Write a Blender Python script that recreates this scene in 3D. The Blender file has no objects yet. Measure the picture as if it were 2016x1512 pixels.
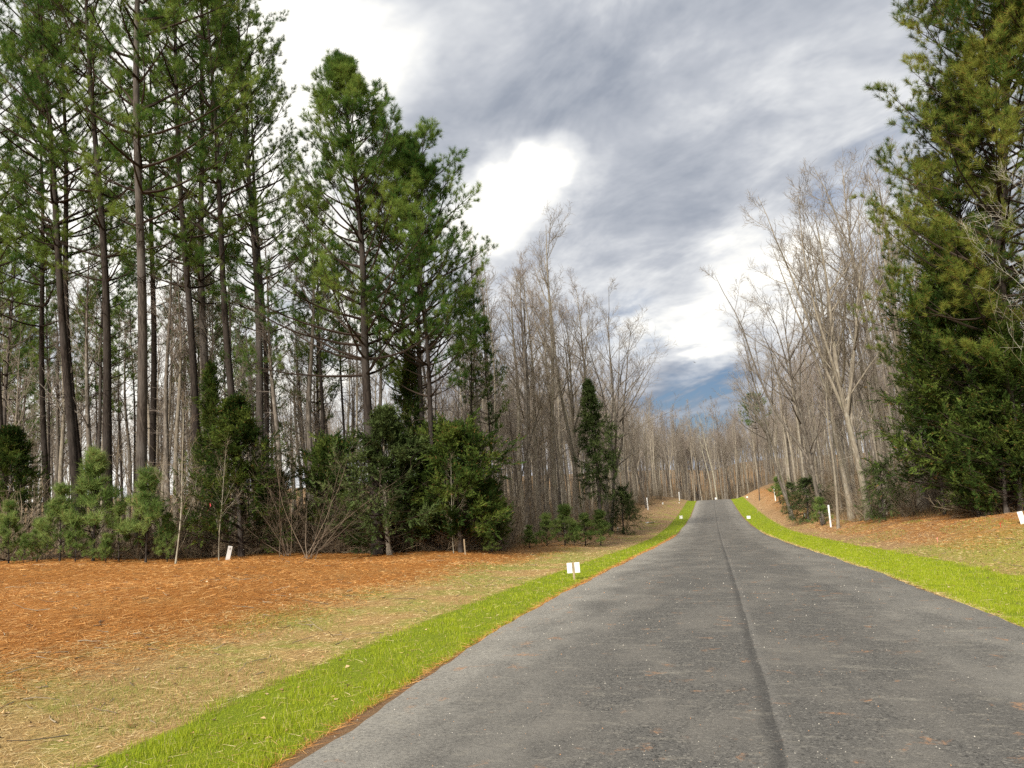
import bpy, math, random
import numpy as np

rng = np.random.default_rng(11)
random.seed(11)
R = math.radians
sc = bpy.context.scene
COL = sc.collection

# ------------------------------------------------------------------ camera
FPX, CX, CY = 1514.0, 1008.0, 756.0           # focal length and centre in photo pixels (2016 x 1512)
EYE = np.array([0.0, 0.0, 1.6])
def cam_axes(yaw, pitch, roll):
    y, p, r = R(yaw), R(pitch), R(roll)
    fwd = np.array([-math.sin(y)*math.cos(p), math.cos(y)*math.cos(p), math.sin(p)])
    right = np.array([math.cos(y), math.sin(y), 0.0]); up = np.cross(right, fwd)
    return (math.cos(r)*right - math.sin(r)*up, math.sin(r)*right + math.cos(r)*up, fwd)
CR_, CU_, CF_ = cam_axes(14.0, 8.0, 3.0)
from mathutils import Matrix, Vector, Quaternion
cam_data = bpy.data.cameras.new('camera'); cam_data.sensor_width = 36.0
cam_data.lens = 36.0*FPX/2016.0; cam_data.clip_start = 0.05; cam_data.clip_end = 4000.0
cam = bpy.data.objects.new('camera', cam_data); COL.objects.link(cam)
cam.matrix_world = Matrix([[CR_[0], CU_[0], -CF_[0], EYE[0]], [CR_[1], CU_[1], -CF_[1], EYE[1]],
                           [CR_[2], CU_[2], -CF_[2], EYE[2]], [0, 0, 0, 1]])
sc.camera = cam
def ray(u, v): return CF_ + CR_*(u-CX)/FPX - CU_*(v-CY)/FPX

# ------------------------------------------------------------------ light and exposure
SUN_ELEV, SUN_AZ = 30.0, 192.0                # azimuth: degrees clockwise from +Y (the road) of where the sun stands
sun_d = bpy.data.lights.new('sun', 'SUN'); sun_d.energy = 2.4; sun_d.angle = R(12); sun_d.color = (1.0, 0.93, 0.82)
sun = bpy.data.objects.new('sun', sun_d); COL.objects.link(sun)
_sd = Vector((math.sin(R(SUN_AZ))*math.cos(R(SUN_ELEV)), math.cos(R(SUN_AZ))*math.cos(R(SUN_ELEV)), math.sin(R(SUN_ELEV))))
sun.rotation_euler = _sd.to_track_quat('Z', 'Y').to_euler()
vs = sc.view_settings
vs.view_transform = 'Standard'; vs.look = 'None'; vs.gamma = 1.0; vs.exposure = 1.5; vs.use_curve_mapping = False

sc.cycles.max_bounces = 4; sc.cycles.diffuse_bounces = 2; sc.cycles.glossy_bounces = 2; sc.cycles.transmission_bounces = 3; sc.cycles.transparent_max_bounces = 4
sc.cycles.caustics_reflective = False; sc.cycles.caustics_refractive = False
sc.cycles.use_adaptive_sampling = True; sc.cycles.adaptive_threshold = 0.01; sc.cycles.use_denoising = False

class NT:
    """small helper to write node trees"""
    def __init__(s, tree): s.t = tree; s.n = tree.nodes; s.l = tree.links
    def new(s, kind, **kw):
        n = s.n.new(kind)
        for k, v in kw.items(): setattr(n, k, v)
        return n
    def put(s, sock, val):
        if isinstance(val, bpy.types.NodeSocket): s.l.new(val, sock)
        elif val is not None:
            try: sock.default_value = val
            except Exception: sock.default_value = tuple(val) + (1.0,)
    def math(s, op, a, b=None, c=None, clamp=False):
        n = s.new('ShaderNodeMath', operation=op); n.use_clamp = clamp
        s.put(n.inputs[0], a)
        if b is not None: s.put(n.inputs[1], b)
        if c is not None: s.put(n.inputs[2], c)
        return n.outputs[0]
    def vmath(s, op, a, b=None, out=0):
        n = s.new('ShaderNodeVectorMath', operation=op); s.put(n.inputs[0], a)
        if b is not None:
            if op == 'SCALE': s.put(n.inputs['Scale'], b)
            else: s.put(n.inputs[1], b)
        return n.outputs[out]
    def mix(s, fac, a, b, blend='MIX'):
        n = s.new('ShaderNodeMix', data_type='RGBA', blend_type=blend); n.clamp_factor = True
        s.put(n.inputs[0], fac); s.put(n.inputs[6], a); s.put(n.inputs[7], b)
        return n.outputs[2]
    def noise(s, vec, scale, detail=4, rough=.55, dist=0.0, out='Fac', dim='3D'):
        n = s.new('ShaderNodeTexNoise', noise_dimensions=dim)
        if vec is not None: s.put(n.inputs['Vector'], vec)
        n.inputs['Scale'].default_value = scale; n.inputs['Detail'].default_value = detail
        n.inputs['Roughness'].default_value = rough; n.inputs['Distortion'].default_value = dist
        return n.outputs[out]
    def ramp(s, v, lo, hi, a=0.0, b=1.0, smooth=True):
        n = s.new('ShaderNodeMapRange'); n.interpolation_type = 'SMOOTHSTEP' if smooth else 'LINEAR'
        s.put(n.inputs['Value'], v); s.put(n.inputs['From Min'], lo); s.put(n.inputs['From Max'], hi)
        s.put(n.inputs['To Min'], a); s.put(n.inputs['To Max'], b)
        return n.outputs[0]
    def mapping(s, vec, scale=(1, 1, 1), rot=(0, 0, 0), loc=(0, 0, 0)):
        n = s.new('ShaderNodeMapping'); s.put(n.inputs['Vector'], vec)
        n.inputs['Scale'].default_value = scale; n.inputs['Rotation'].default_value = rot; n.inputs['Location'].default_value = loc
        return n.outputs[0]

# ---- sky: physical sky behind broken cloud
world = bpy.data.worlds.new('World'); sc.world = world; world.use_nodes = True
world.cycles.sampling_method = 'MANUAL'; world.cycles.sample_map_resolution = 512
w = NT(world.node_tree); w.n.clear()
SKY_STRENGTH = 0.1
tc = w.new('ShaderNodeTexCoord').outputs['Generated']
skyn = w.new('ShaderNodeTexSky', sky_type='NISHITA'); skyn.sun_disc = False
skyn.sun_elevation = R(SUN_ELEV); skyn.sun_rotation = R(SUN_AZ); skyn.air_density = 1.1; skyn.dust_density = 0.6; skyn.ozone_density = 2.0
dirv = w.vmath('NORMALIZE', tc)
sep = w.new('ShaderNodeSeparateXYZ'); w.put(sep.inputs[0], dirv)
zc = w.math('ADD', w.math('MAXIMUM', sep.outputs[2], 0.0), 0.16)
plane = w.new('ShaderNodeCombineXYZ')
w.put(plane.inputs[0], w.math('DIVIDE', sep.outputs[0], zc)); w.put(plane.inputs[1], w.math('DIVIDE', sep.outputs[1], zc))
pl = plane.outputs[0]
streak = w.mapping(w.mapping(pl, rot=(0, 0, R(48))), scale=(0.68, 1.15, 1.0), loc=(3.1, 1.7, 0))
n_big = w.noise(streak, 0.9, 3, .55, .5)
n_mid = w.noise(streak, 2.6, 5, .62, .5)
n_fine = w.noise(pl, 6.0, 4, .6)
warp = w.vmath('SCALE', w.vmath('SUBTRACT', w.noise(pl, 1.8, 4, .6, out='Color'), (.5, .5, .5)), 0.15)
wd = w.vmath('NORMALIZE', w.vmath('ADD', dirv, warp))
def blob(u, v, r0, r1):
    d = ray(u, v); d = d/np.linalg.norm(d)
    dt = w.vmath('DOT_PRODUCT', wd, tuple(d), out=1)
    return w.ramp(dt, math.cos(math.atan(r1/FPX)), math.cos(math.atan(r0/FPX)))
def blobs(lst):
    acc = None
    for (u, v, r0, r1, k) in lst:
        b = w.math('MULTIPLY', blob(u, v, r0, r1), k)
        acc = b if acc is None else w.math('ADD', acc, b)
    return acc
bright = blobs([(1090, 300, 5, 70, .34), (1030, 350, 5, 90, .34), (960, 420, 5, 110, .34), (930, 470, 5, 90, .20), (620, 110, 30, 240, .26), (1490, 520, 10, 150, .30),
                (1330, 600, 10, 120, .26), (1370, 690, 5, 90, .30), (200, 400, 150, 700, .42), (1720, 560, 20, 220, .22), (300, 850, 100, 600, .22)])
dark = blobs([(930, 220, 10, 190, .18), (1130, 190, 10, 180, .13), (1300, 450, 20, 200, .20), (1480, 330, 20, 220, .14), (1390, 810, 30, 150, .40)])
val = w.math('ADD', w.math('MULTIPLY', w.math('SUBTRACT', n_big, .5), .85), w.math('MULTIPLY', w.math('SUBTRACT', n_mid, .5), 1.15))
val = w.math('ADD', val, w.math('MULTIPLY', w.math('SUBTRACT', n_fine, .5), .45))
val = w.math('ADD', w.math('ADD', val, .585), w.math('SUBTRACT', bright, dark))
cloud = w.new('ShaderNodeValToRGB'); w.put(cloud.inputs[0], val)
el = cloud.color_ramp.elements
el[0].position = 0.0; el[0].color = (.084, .096, .122, 1)
el[1].position = 1.0; el[1].color = (.44, .43, .40, 1)
for pos, c in ((.25, (.125, .138, .163)), (.5, (.190, .200, .220)), (.75, (.295, .300, .306))):
    e = el.new(pos); e.color = c + (1,)
blue_mask = w.math('ADD', blobs([(1390, 805, 30, 115, 1.3), (1660, 400, 5, 80, .7), (60, 620, 20, 150, .7), (560, 640, 10, 130, .6), (1240, 650, 5, 90, .6), (1800, 330, 10, 120, .3)]),
                   w.ramp(n_big, .70, .80, 0, .6))
blue_mask = w.math('MINIMUM', w.math('MULTIPLY', blue_mask, w.ramp(n_mid, .36, .62, 1.0, .25)), 1.0)
cl_scaled = w.vmath('SCALE', cloud.outputs[0], 1.0/SKY_STRENGTH)
sky_b = w.mix(0.6, w.vmath('SCALE', skyn.outputs[0], .28), w.vmath('SCALE', (.030, .060, .130), 1.0/SKY_STRENGTH))
col = w.mix(blue_mask, cl_scaled, sky_b)
bg = w.new('ShaderNodeBackground'); w.put(bg.inputs['Color'], col); bg.inputs['Strength'].default_value = SKY_STRENGTH
wo = w.new('ShaderNodeOutputWorld'); w.l.new(bg.outputs[0], wo.inputs[0])

# ------------------------------------------------------------------ terrain function
XC, HW = 0.18, 3.05                            # road axis (x) and half width
def table(xs, ys, lo, hi, step, sig):
    X = np.arange(lo, hi, step); Y = np.interp(X, xs, ys)
    n = int(4*sig/step); k = np.exp(-.5*(np.arange(-n, n+1)*step/sig)**2); k /= k.sum()
    return X, np.convolve(np.pad(Y, n, mode='edge'), k, 'valid')
ZT = table([-700, -60, -10, 0, 6, 9, 13, 18, 25, 33, 45, 60, 80, 100, 130, 145, 150, 165, 200, 260, 400, 900],
           [3, .5, .05, 0, -.10, -.16, -.27, -.47, -.78, -1.15, -1.68, -2.23, -2.55, -2.62, -2.12, -1.78, -1.76, -2.2, -3.4, -1.0, 7, 14], -700, 900, .25, 3.)
GL = table([-9, 0, 1.4, 3, 7, 13, 22, 40, 120, 900], [0, 0, -.10, -.10, .28, .5, .8, 1.2, 2, 4], -2, 900, .1, .4)
GR = table([-9, 0, 1.4, 3, 6, 12, 30, 120, 900], [0, 0, -.10, .05, .75, 1.5, 2.3, 3.5, 5], -2, 900, .1, .4)
BL = table([-9, 0, 1.4, 3, 6, 12, 900], [0, 0, .1, .6, .9, 1.1, 1.1], -2, 900, .1, .4)
BR = table([-9, 0, 1.4, 3, 7, 14, 900], [0, 0, .15, .6, 1.5, 1.9, 1.9], -2, 900, .1, .4)
def sm(a, b, x):
    t = np.clip((x-a)/(b-a), 0, 1); return t*t*(3-2*t)
def ground(x, y):
    x = np.asarray(x, float); y = np.asarray(y, float)
    dl = (XC-HW)-x; dr = x-(XC+HW); k = sm(60, 115, y)
    h = np.where(x < XC, np.interp(dl, *GL)+k*np.interp(dl, *BL), np.interp(dr, *GR)+k*np.interp(dr, *BR))
    d = np.maximum(dl, dr)
    h = h + sm(1.2, 5, d)*.05*(np.sin(x*.9+y*.37)+np.sin(y*.71-x*.33+1.3)) + sm(8, 30, d)*.12*np.sin(x*.21+1)*np.sin(y*.17)
    return np.interp(y, *ZT) + h
def gz(x, y): return float(ground(x, y))
def left_edge(y): return np.interp(y, [10, 18, 23.7, 24.2, 26, 29, 30.5, 36, 105, 126, 143, 160, 175, 185], [-120, -60, -26, -20.8, -17.9, -15.2, -10.5, -9.7, -9.5, -8.1, -6.5, -4.5, 2, 40])
def right_edge(y): return np.interp(y, [10, 20, 30, 36, 45, 52, 62, 89, 126, 150, 165, 175, 185], [120, 30, 15, 11.5, 10.6, 9.0, 8.8, 8.5, 9.5, 8, 5, 2, -40])
def depth_of(p): return float((np.asarray(p)-EYE) @ CF_)
def proj(p):
    d = np.asarray(p, float)-EYE; z = d @ CF_
    return CX+FPX*(d @ CR_)/z, CY-FPX*(d @ CU_)/z
def spot(u, depth, v=1030):
    p = EYE + ray(u, v)*depth
    return np.array([p[0], p[1], gz(p[0], p[1])])
def on_ground(u, v):
    d = ray(u, v); t = np.geomspace(2, 400, 12000); P = EYE+t[:, None]*d
    i = int(np.argmax(P[:, 2] < ground(P[:, 0], P[:, 1]))); return P[i].copy()

# ------------------------------------------------------------------ mesh helpers
def nrm(a): return a/np.maximum(np.linalg.norm(a, axis=-1, keepdims=True), 1e-9)
def build_mesh(name, parts, smooth=True):
    """parts: list of (verts (n,3), faces (m,k), material)"""
    mats, Vs, loops, starts, mi, off, lo = [], [], [], [], [], 0, 0
    for V, F, m in parts:
        if len(F) == 0: continue
        if m not in mats: mats.append(m)
        k = F.shape[1]
        Vs.append(V); loops.append((F+off).ravel())
        starts.append(lo+np.arange(len(F))*k); mi.append(np.full(len(F), mats.index(m)))
        off += len(V); lo += F.size
    V = np.concatenate(Vs); L = np.concatenate(loops); S = np.concatenate(starts); MI = np.concatenate(mi)
    me = bpy.data.meshes.new(name)
    me.vertices.add(len(V)); me.vertices.foreach_set('co', V.astype(np.float32).ravel())
    me.loops.add(len(L)); me.loops.foreach_set('vertex_index', L.astype(np.int32))
    me.polygons.add(len(S)); me.polygons.foreach_set('loop_start', S.astype(np.int32))
    for m in mats: me.materials.append(m)
    me.polygons.foreach_set('material_index', MI.astype(np.int32))
    me.polygons.foreach_set('use_smooth', np.full(len(S), smooth))
    me.update(calc_edges=True)
    return me
def link(name, me, parent=None, loc=None):
    o = bpy.data.objects.new(name, me); COL.objects.link(o)
    if parent is not None: o.parent = parent
    if loc is not None: o.location = tuple(loc)
    return o
def tag(o, label=None, cat=None, group=None, kind=None):
    if label: o['label'] = label
    if cat: o['category'] = cat
    if group: o['group'] = group
    if kind: o['kind'] = kind
    return o
def tubes(P, r, k, cap=False):
    """connected tubes along polylines P (N,m,3) with radii r (N,m)"""
    N, m, _ = P.shape
    T = np.empty_like(P); T[:, 1:-1] = P[:, 2:]-P[:, :-2]; T[:, 0] = P[:, 1]-P[:, 0]; T[:, -1] = P[:, -1]-P[:, -2]
    T = nrm(T); ov = nrm(P[:, -1]-P[:, 0])
    ref = np.where(np.abs(ov[:, 2:3]) > .8, np.array([[1.0, 0.2, 0]]), np.array([[0.1, 0, 1.0]]))[:, None, :]
    U = nrm(np.cross(T, np.broadcast_to(ref, T.shape))); W = np.cross(T, U)
    a = np.arange(k)*2*math.pi/k
    V = P[:, :, None, :] + r[:, :, None, None]*(np.cos(a)[None, None, :, None]*U[:, :, None, :]+np.sin(a)[None, None, :, None]*W[:, :, None, :])
    idx = np.arange(N*m*k).reshape(N, m, k)
    A = idx[:, :-1, :]; B = idx[:, 1:, :]
    F = np.stack([A, np.roll(A, -1, 2), np.roll(B, -1, 2), B], -1).reshape(-1, 4)
    return V.reshape(-1, 3), F
def grow(S, D, Ln, nseg, up, wig, r0, r1, rg):
    N = len(S); P = np.empty((N, nseg+1, 3)); P[:, 0] = S; D = nrm(D); st = (Ln/nseg)[:, None]
    z = np.array([0, 0, 1.0]); up = np.broadcast_to(np.asarray(up, float), (N,))[:, None]
    for i in range(nseg):
        D = nrm(D+z*up+rg.normal(0, wig, (N, 3))); P[:, i+1] = P[:, i]+D*st
    t = np.linspace(0, 1, nseg+1)[None]
    r0 = np.broadcast_to(np.asarray(r0, float), (N,))[:, None]; r1 = np.broadcast_to(np.asarray(r1, float), (N,))[:, None]
    return P, r0*(1-t)+r1*t
def children(P, r, n, t0, t1, ang0, ang1, rg, even=True):
    """n children for every polyline: start, direction, parent radius, t, parent index"""
    N, m, _ = P.shape
    t = (np.arange(n)[None]+rg.random((N, n)))/n if even else rg.random((N, n))
    t = t0+(t1-t0)*t
    x = t*(m-1); i = np.clip(x.astype(int), 0, m-2); fr = x-i
    ii = np.arange(N)[:, None]
    S = P[ii, i]*(1-fr[..., None])+P[ii, i+1]*fr[..., None]
    D = nrm(P[ii, i+1]-P[ii, i]); rr = r[ii, i]*(1-fr)+r[ii, i+1]*fr
    a = np.radians(ang0+(ang1-ang0)*rg.random((N, n)))
    pr = nrm(np.cross(D, rg.normal(0, 1, (N, n, 3))))
    C = np.cos(a)[..., None]*D+np.sin(a)[..., None]*pr
    par = np.broadcast_to(ii, (N, n))
    return S.reshape(-1, 3), C.reshape(-1, 3), rr.ravel(), t.ravel(), par.ravel()
def frames(D, rg):
    D = nrm(D); a = nrm(np.cross(D, rg.normal(0, 1, D.shape))); return a, np.cross(D, a), D
def stamp(templates, pos, D, scale, rg, flat_up=False):
    """place triangle templates (k,nt,3) at pos pointing along D"""
    K, nt, _ = templates.shape; N = len(pos)
    if flat_up:
        D = nrm(D); a = nrm(np.cross(D, np.array([0, 0, 1.0])+rg.normal(0, .25, D.shape))); b = np.cross(a, D)
    else: a, b, D = frames(D, rg)
    T = templates[rg.integers(0, K, N)]
    V = pos[:, None]+scale[:, None, None]*(T[..., 0:1]*a[:, None]+T[..., 1:2]*b[:, None]+T[..., 2:3]*D[:, None])
    return V.reshape(-1, 3), np.arange(N*nt).reshape(-1, 3)

# ------------------------------------------------------------------ materials
def new_mat(name):
    m = bpy.data.materials.new(name); m.use_nodes = True
    t = NT(m.node_tree); t.n.clear(); return m, t
def finish(t, color, rough=.8, spec=.25, bump=None, bump_s=.3, bump_d=.02, translucent=0.0):
    p = t.new('ShaderNodeBsdfPrincipled'); t.put(p.inputs['Base Color'], color); t.put(p.inputs['Roughness'], rough)
    p.inputs['Specular IOR Level'].default_value = spec
    if bump is not None:
        b = t.new('ShaderNodeBump'); b.inputs['Strength'].default_value = bump_s; b.inputs['Distance'].default_value = bump_d
        t.put(b.inputs['Height'], bump); t.l.new(b.outputs[0], p.inputs['Normal'])
    out = t.new('ShaderNodeOutputMaterial'); sh = p.outputs[0]
    if translucent > 0:
        tr = t.new('ShaderNodeBsdfTranslucent'); t.put(tr.inputs['Color'], color)
        mx = t.new('ShaderNodeMixShader'); mx.inputs[0].default_value = translucent
        t.l.new(sh, mx.inputs[1]); t.l.new(tr.outputs[0], mx.inputs[2]); sh = mx.outputs[0]
    t.l.new(sh, out.inputs[0])
def objco(t):
    c = t.new('ShaderNodeTexCoord').outputs['Object']
    r = t.new('ShaderNodeObjectInfo').outputs['Random']
    cmb = t.new('ShaderNodeCombineXYZ'); t.put(cmb.inputs[0], t.math('MULTIPLY', r, 37.0)); t.put(cmb.inputs[2], t.math('MULTIPLY', r, 91.0))
    return t.vmath('ADD', c, cmb.outputs[0])
def worldco(t): return t.new('ShaderNodeNewGeometry').outputs['Position']
def island(t): return t.new('ShaderNodeNewGeometry').outputs['Random Per Island']
def bark_mat(name, c0, c1, c2, vscale=(7, 7, 1.3), moss=0.0, spots=0.0):
    m, t = new_mat(name); co = objco(t)
    n1 = t.noise(t.mapping(co, vscale), 3.0, 4, .65, .4); n2 = t.noise(co, .7, 2, .5)
    c = t.mix(t.ramp(n1, .35, .66), c0, c1); c = t.mix(t.ramp(n2, .4, .75, 0, .7), c, c2)
    if spots: c = t.mix(t.ramp(t.noise(t.mapping(co, (3, 3, 2)), 1.6, 4, .6), .56, .64, 0, spots), c, (.42, .40, .35, 1))
    if moss: c = t.mix(t.ramp(t.noise(co, 1.1, 4, .6), .5, .7, 0, moss), c, (.16, .17, .08, 1))
    finish(t, c, .9, .1, n1, .8, .03); return m
def twig_mat(name, c0, c1):
    m, t = new_mat(name); r = island(t); rr = t.new('ShaderNodeObjectInfo').outputs['Random']
    c = t.mix(t.math('FRACT', t.math('ADD', r, rr)), c0, c1)
    d = t.new('ShaderNodeBsdfDiffuse'); t.put(d.inputs['Color'], c); o = t.new('ShaderNodeOutputMaterial'); t.l.new(d.outputs[0], o.inputs[0]); return m
def foliage_mat(name, dark, mid, light, brown=None, brown_amt=0.0, nscale=.7, tr=.3, rough=.55):
    m, t = new_mat(name); co = objco(t); r = island(t)
    n = t.noise(co, nscale, 3, .6)
    c = t.mix(t.ramp(n, .36, .58), dark, mid)
    c = t.mix(t.math('MULTIPLY', t.ramp(n, .46, .66), t.ramp(r, .1, .9, .35, 1.0)), c, light)
    c = t.mix(t.ramp(r, 0, 1, 0, .35), c, dark)
    if brown: c = t.mix(t.math('MAXIMUM', t.ramp(r, 1-brown_amt, 1-brown_amt*.8), t.ramp(n, .30, .26, 0, brown_amt*4)), c, brown)
    df = t.new('ShaderNodeBsdfDiffuse'); t.put(df.inputs['Color'], c); tl = t.new('ShaderNodeBsdfTranslucent'); t.put(tl.inputs['Color'], c)
    mx = t.new('ShaderNodeMixShader'); mx.inputs[0].default_value = tr; t.l.new(df.outputs[0], mx.inputs[1]); t.l.new(tl.outputs[0], mx.inputs[2])
    sh = mx.outputs[0]
    if rough < .5:
        gl = t.new('ShaderNodeBsdfGlossy'); gl.inputs['Roughness'].default_value = rough; m2 = t.new('ShaderNodeMixShader'); m2.inputs[0].default_value = .05
        t.l.new(sh, m2.inputs[1]); t.l.new(gl.outputs[0], m2.inputs[2]); sh = m2.outputs[0]
    o = t.new('ShaderNodeOutputMaterial'); t.l.new(sh, o.inputs[0]); return m
M = {}
M['pine_bark'] = bark_mat('pine_bark', (.035, .028, .024, 1), (.105, .090, .077, 1), (.135, .124, .113, 1), (6, 6, 1.0))
M['pine_bark_dark'] = bark_mat('pine_bark_dark', (.018, .014, .012, 1), (.055, .045, .038, 1), (.070, .062, .056, 1), (6, 6, 1.0))
M['pine_twig'] = twig_mat('pine_twig', (.025, .019, .015, 1), (.060, .046, .037, 1))
M['grey_bark'] = bark_mat('grey_bark', (.16, .135, .105, 1), (.33, .29, .23, 1), (.27, .24, .19, 1), (5, 5, .8), moss=.2, spots=.5)
M['dark_bark'] = bark_mat('dark_bark', (.07, .06, .05, 1), (.21, .18, .15, 1), (.15, .135, .11, 1), (5, 5, .8), spots=.35)
M['pale_bark'] = bark_mat('pale_bark', (.22, .20, .15, 1), (.44, .41, .33, 1), (.36, .35, .26, 1), (3, 3, 1.2))
M['twig'] = twig_mat('twig', (.18, .15, .12, 1), (.33, .29, .24, 1))
M['red_twig'] = twig_mat('red_twig', (.20, .16, .135, 1), (.33, .28, .24, 1))
M['brush_twig'] = twig_mat('brush_twig', (.13, .10, .07, 1), (.33, .27, .19, 1))
M['dark_twig'] = twig_mat('dark_twig', (.10, .075, .055, 1), (.24, .19, .14, 1))
M['pale_twig'] = twig_mat('pale_twig', (.28, .25, .20, 1), (.46, .43, .36, 1))
M['needles'] = foliage_mat('pine_needles', (.050, .112, .024, 1), (.150, .245, .052, 1), (.35, .43, .095, 1), (.30, .19, .06, 1), .03, .35, tr=.4)
M['needles_gold'] = foliage_mat('golden_needles', (.060, .115, .024, 1), (.165, .225, .044, 1), (.40, .40, .085, 1), (.34, .20, .06, 1), .10, .35, tr=.35)
M['soft_needles'] = foliage_mat('young_needles', (.11, .18, .045, 1), (.21, .30, .085, 1), (.36, .43, .14, 1), (.32, .23, .10, 1), .05, .9, tr=.35)
M['cedar_green'] = foliage_mat('cedar_green', (.030, .055, .014, 1), (.072, .115, .025, 1), (.19, .235, .048, 1), (.18, .11, .04, 1), .05, .8)
M['holly_green'] = foliage_mat('holly_green', (.040, .062, .020, 1), (.085, .120, .040, 1), (.15, .185, .068, 1), None, 0, .7, tr=.2, rough=.6)
M['beech_leaf'] = foliage_mat('dry_leaf', (.22, .11, .05, 1), (.38, .20, .09, 1), (.50, .30, .15, 1), None, 0, .8)

# ------------------------------------------------------------------ ground sheet
def steps(segs):
    out = [segs[0][0]]
    for a, b, h in segs:
        n = max(1, int(round((b-a)/h))); out += list(np.linspace(a, b, n+1)[1:])
    return np.array(out)
gx = steps([(-900, -300, 100), (-300, -120, 20), (-120, -40, 4), (-40, -14, .8), (-14, 12, .25), (12, 26, .6), (26, 60, 2), (60, 120, 6), (120, 300, 20), (300, 900, 100)])
gy = steps([(-600, -100, 50), (-100, -10, 5), (-10, 2, 1), (2, 26, .25), (26, 60, .6), (60, 160, 1.2), (160, 260, 5), (260, 880, 40)])
X, Y = np.meshgrid(gx, gy); Z = ground(X, Y)
on_road = (np.abs(X-XC) < HW-.12) & (Y < 170)
Z = Z - np.where(on_road, .10, 0.0)
nx, ny = len(gx), len(gy)
V = np.stack([X, Y, Z], -1).reshape(-1, 3)
ix = np.arange(nx*ny).reshape(ny, nx)
F = np.stack([ix[:-1, :-1], ix[:-1, 1:], ix[1:, 1:], ix[1:, :-1]], -1).reshape(-1, 4)

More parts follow.
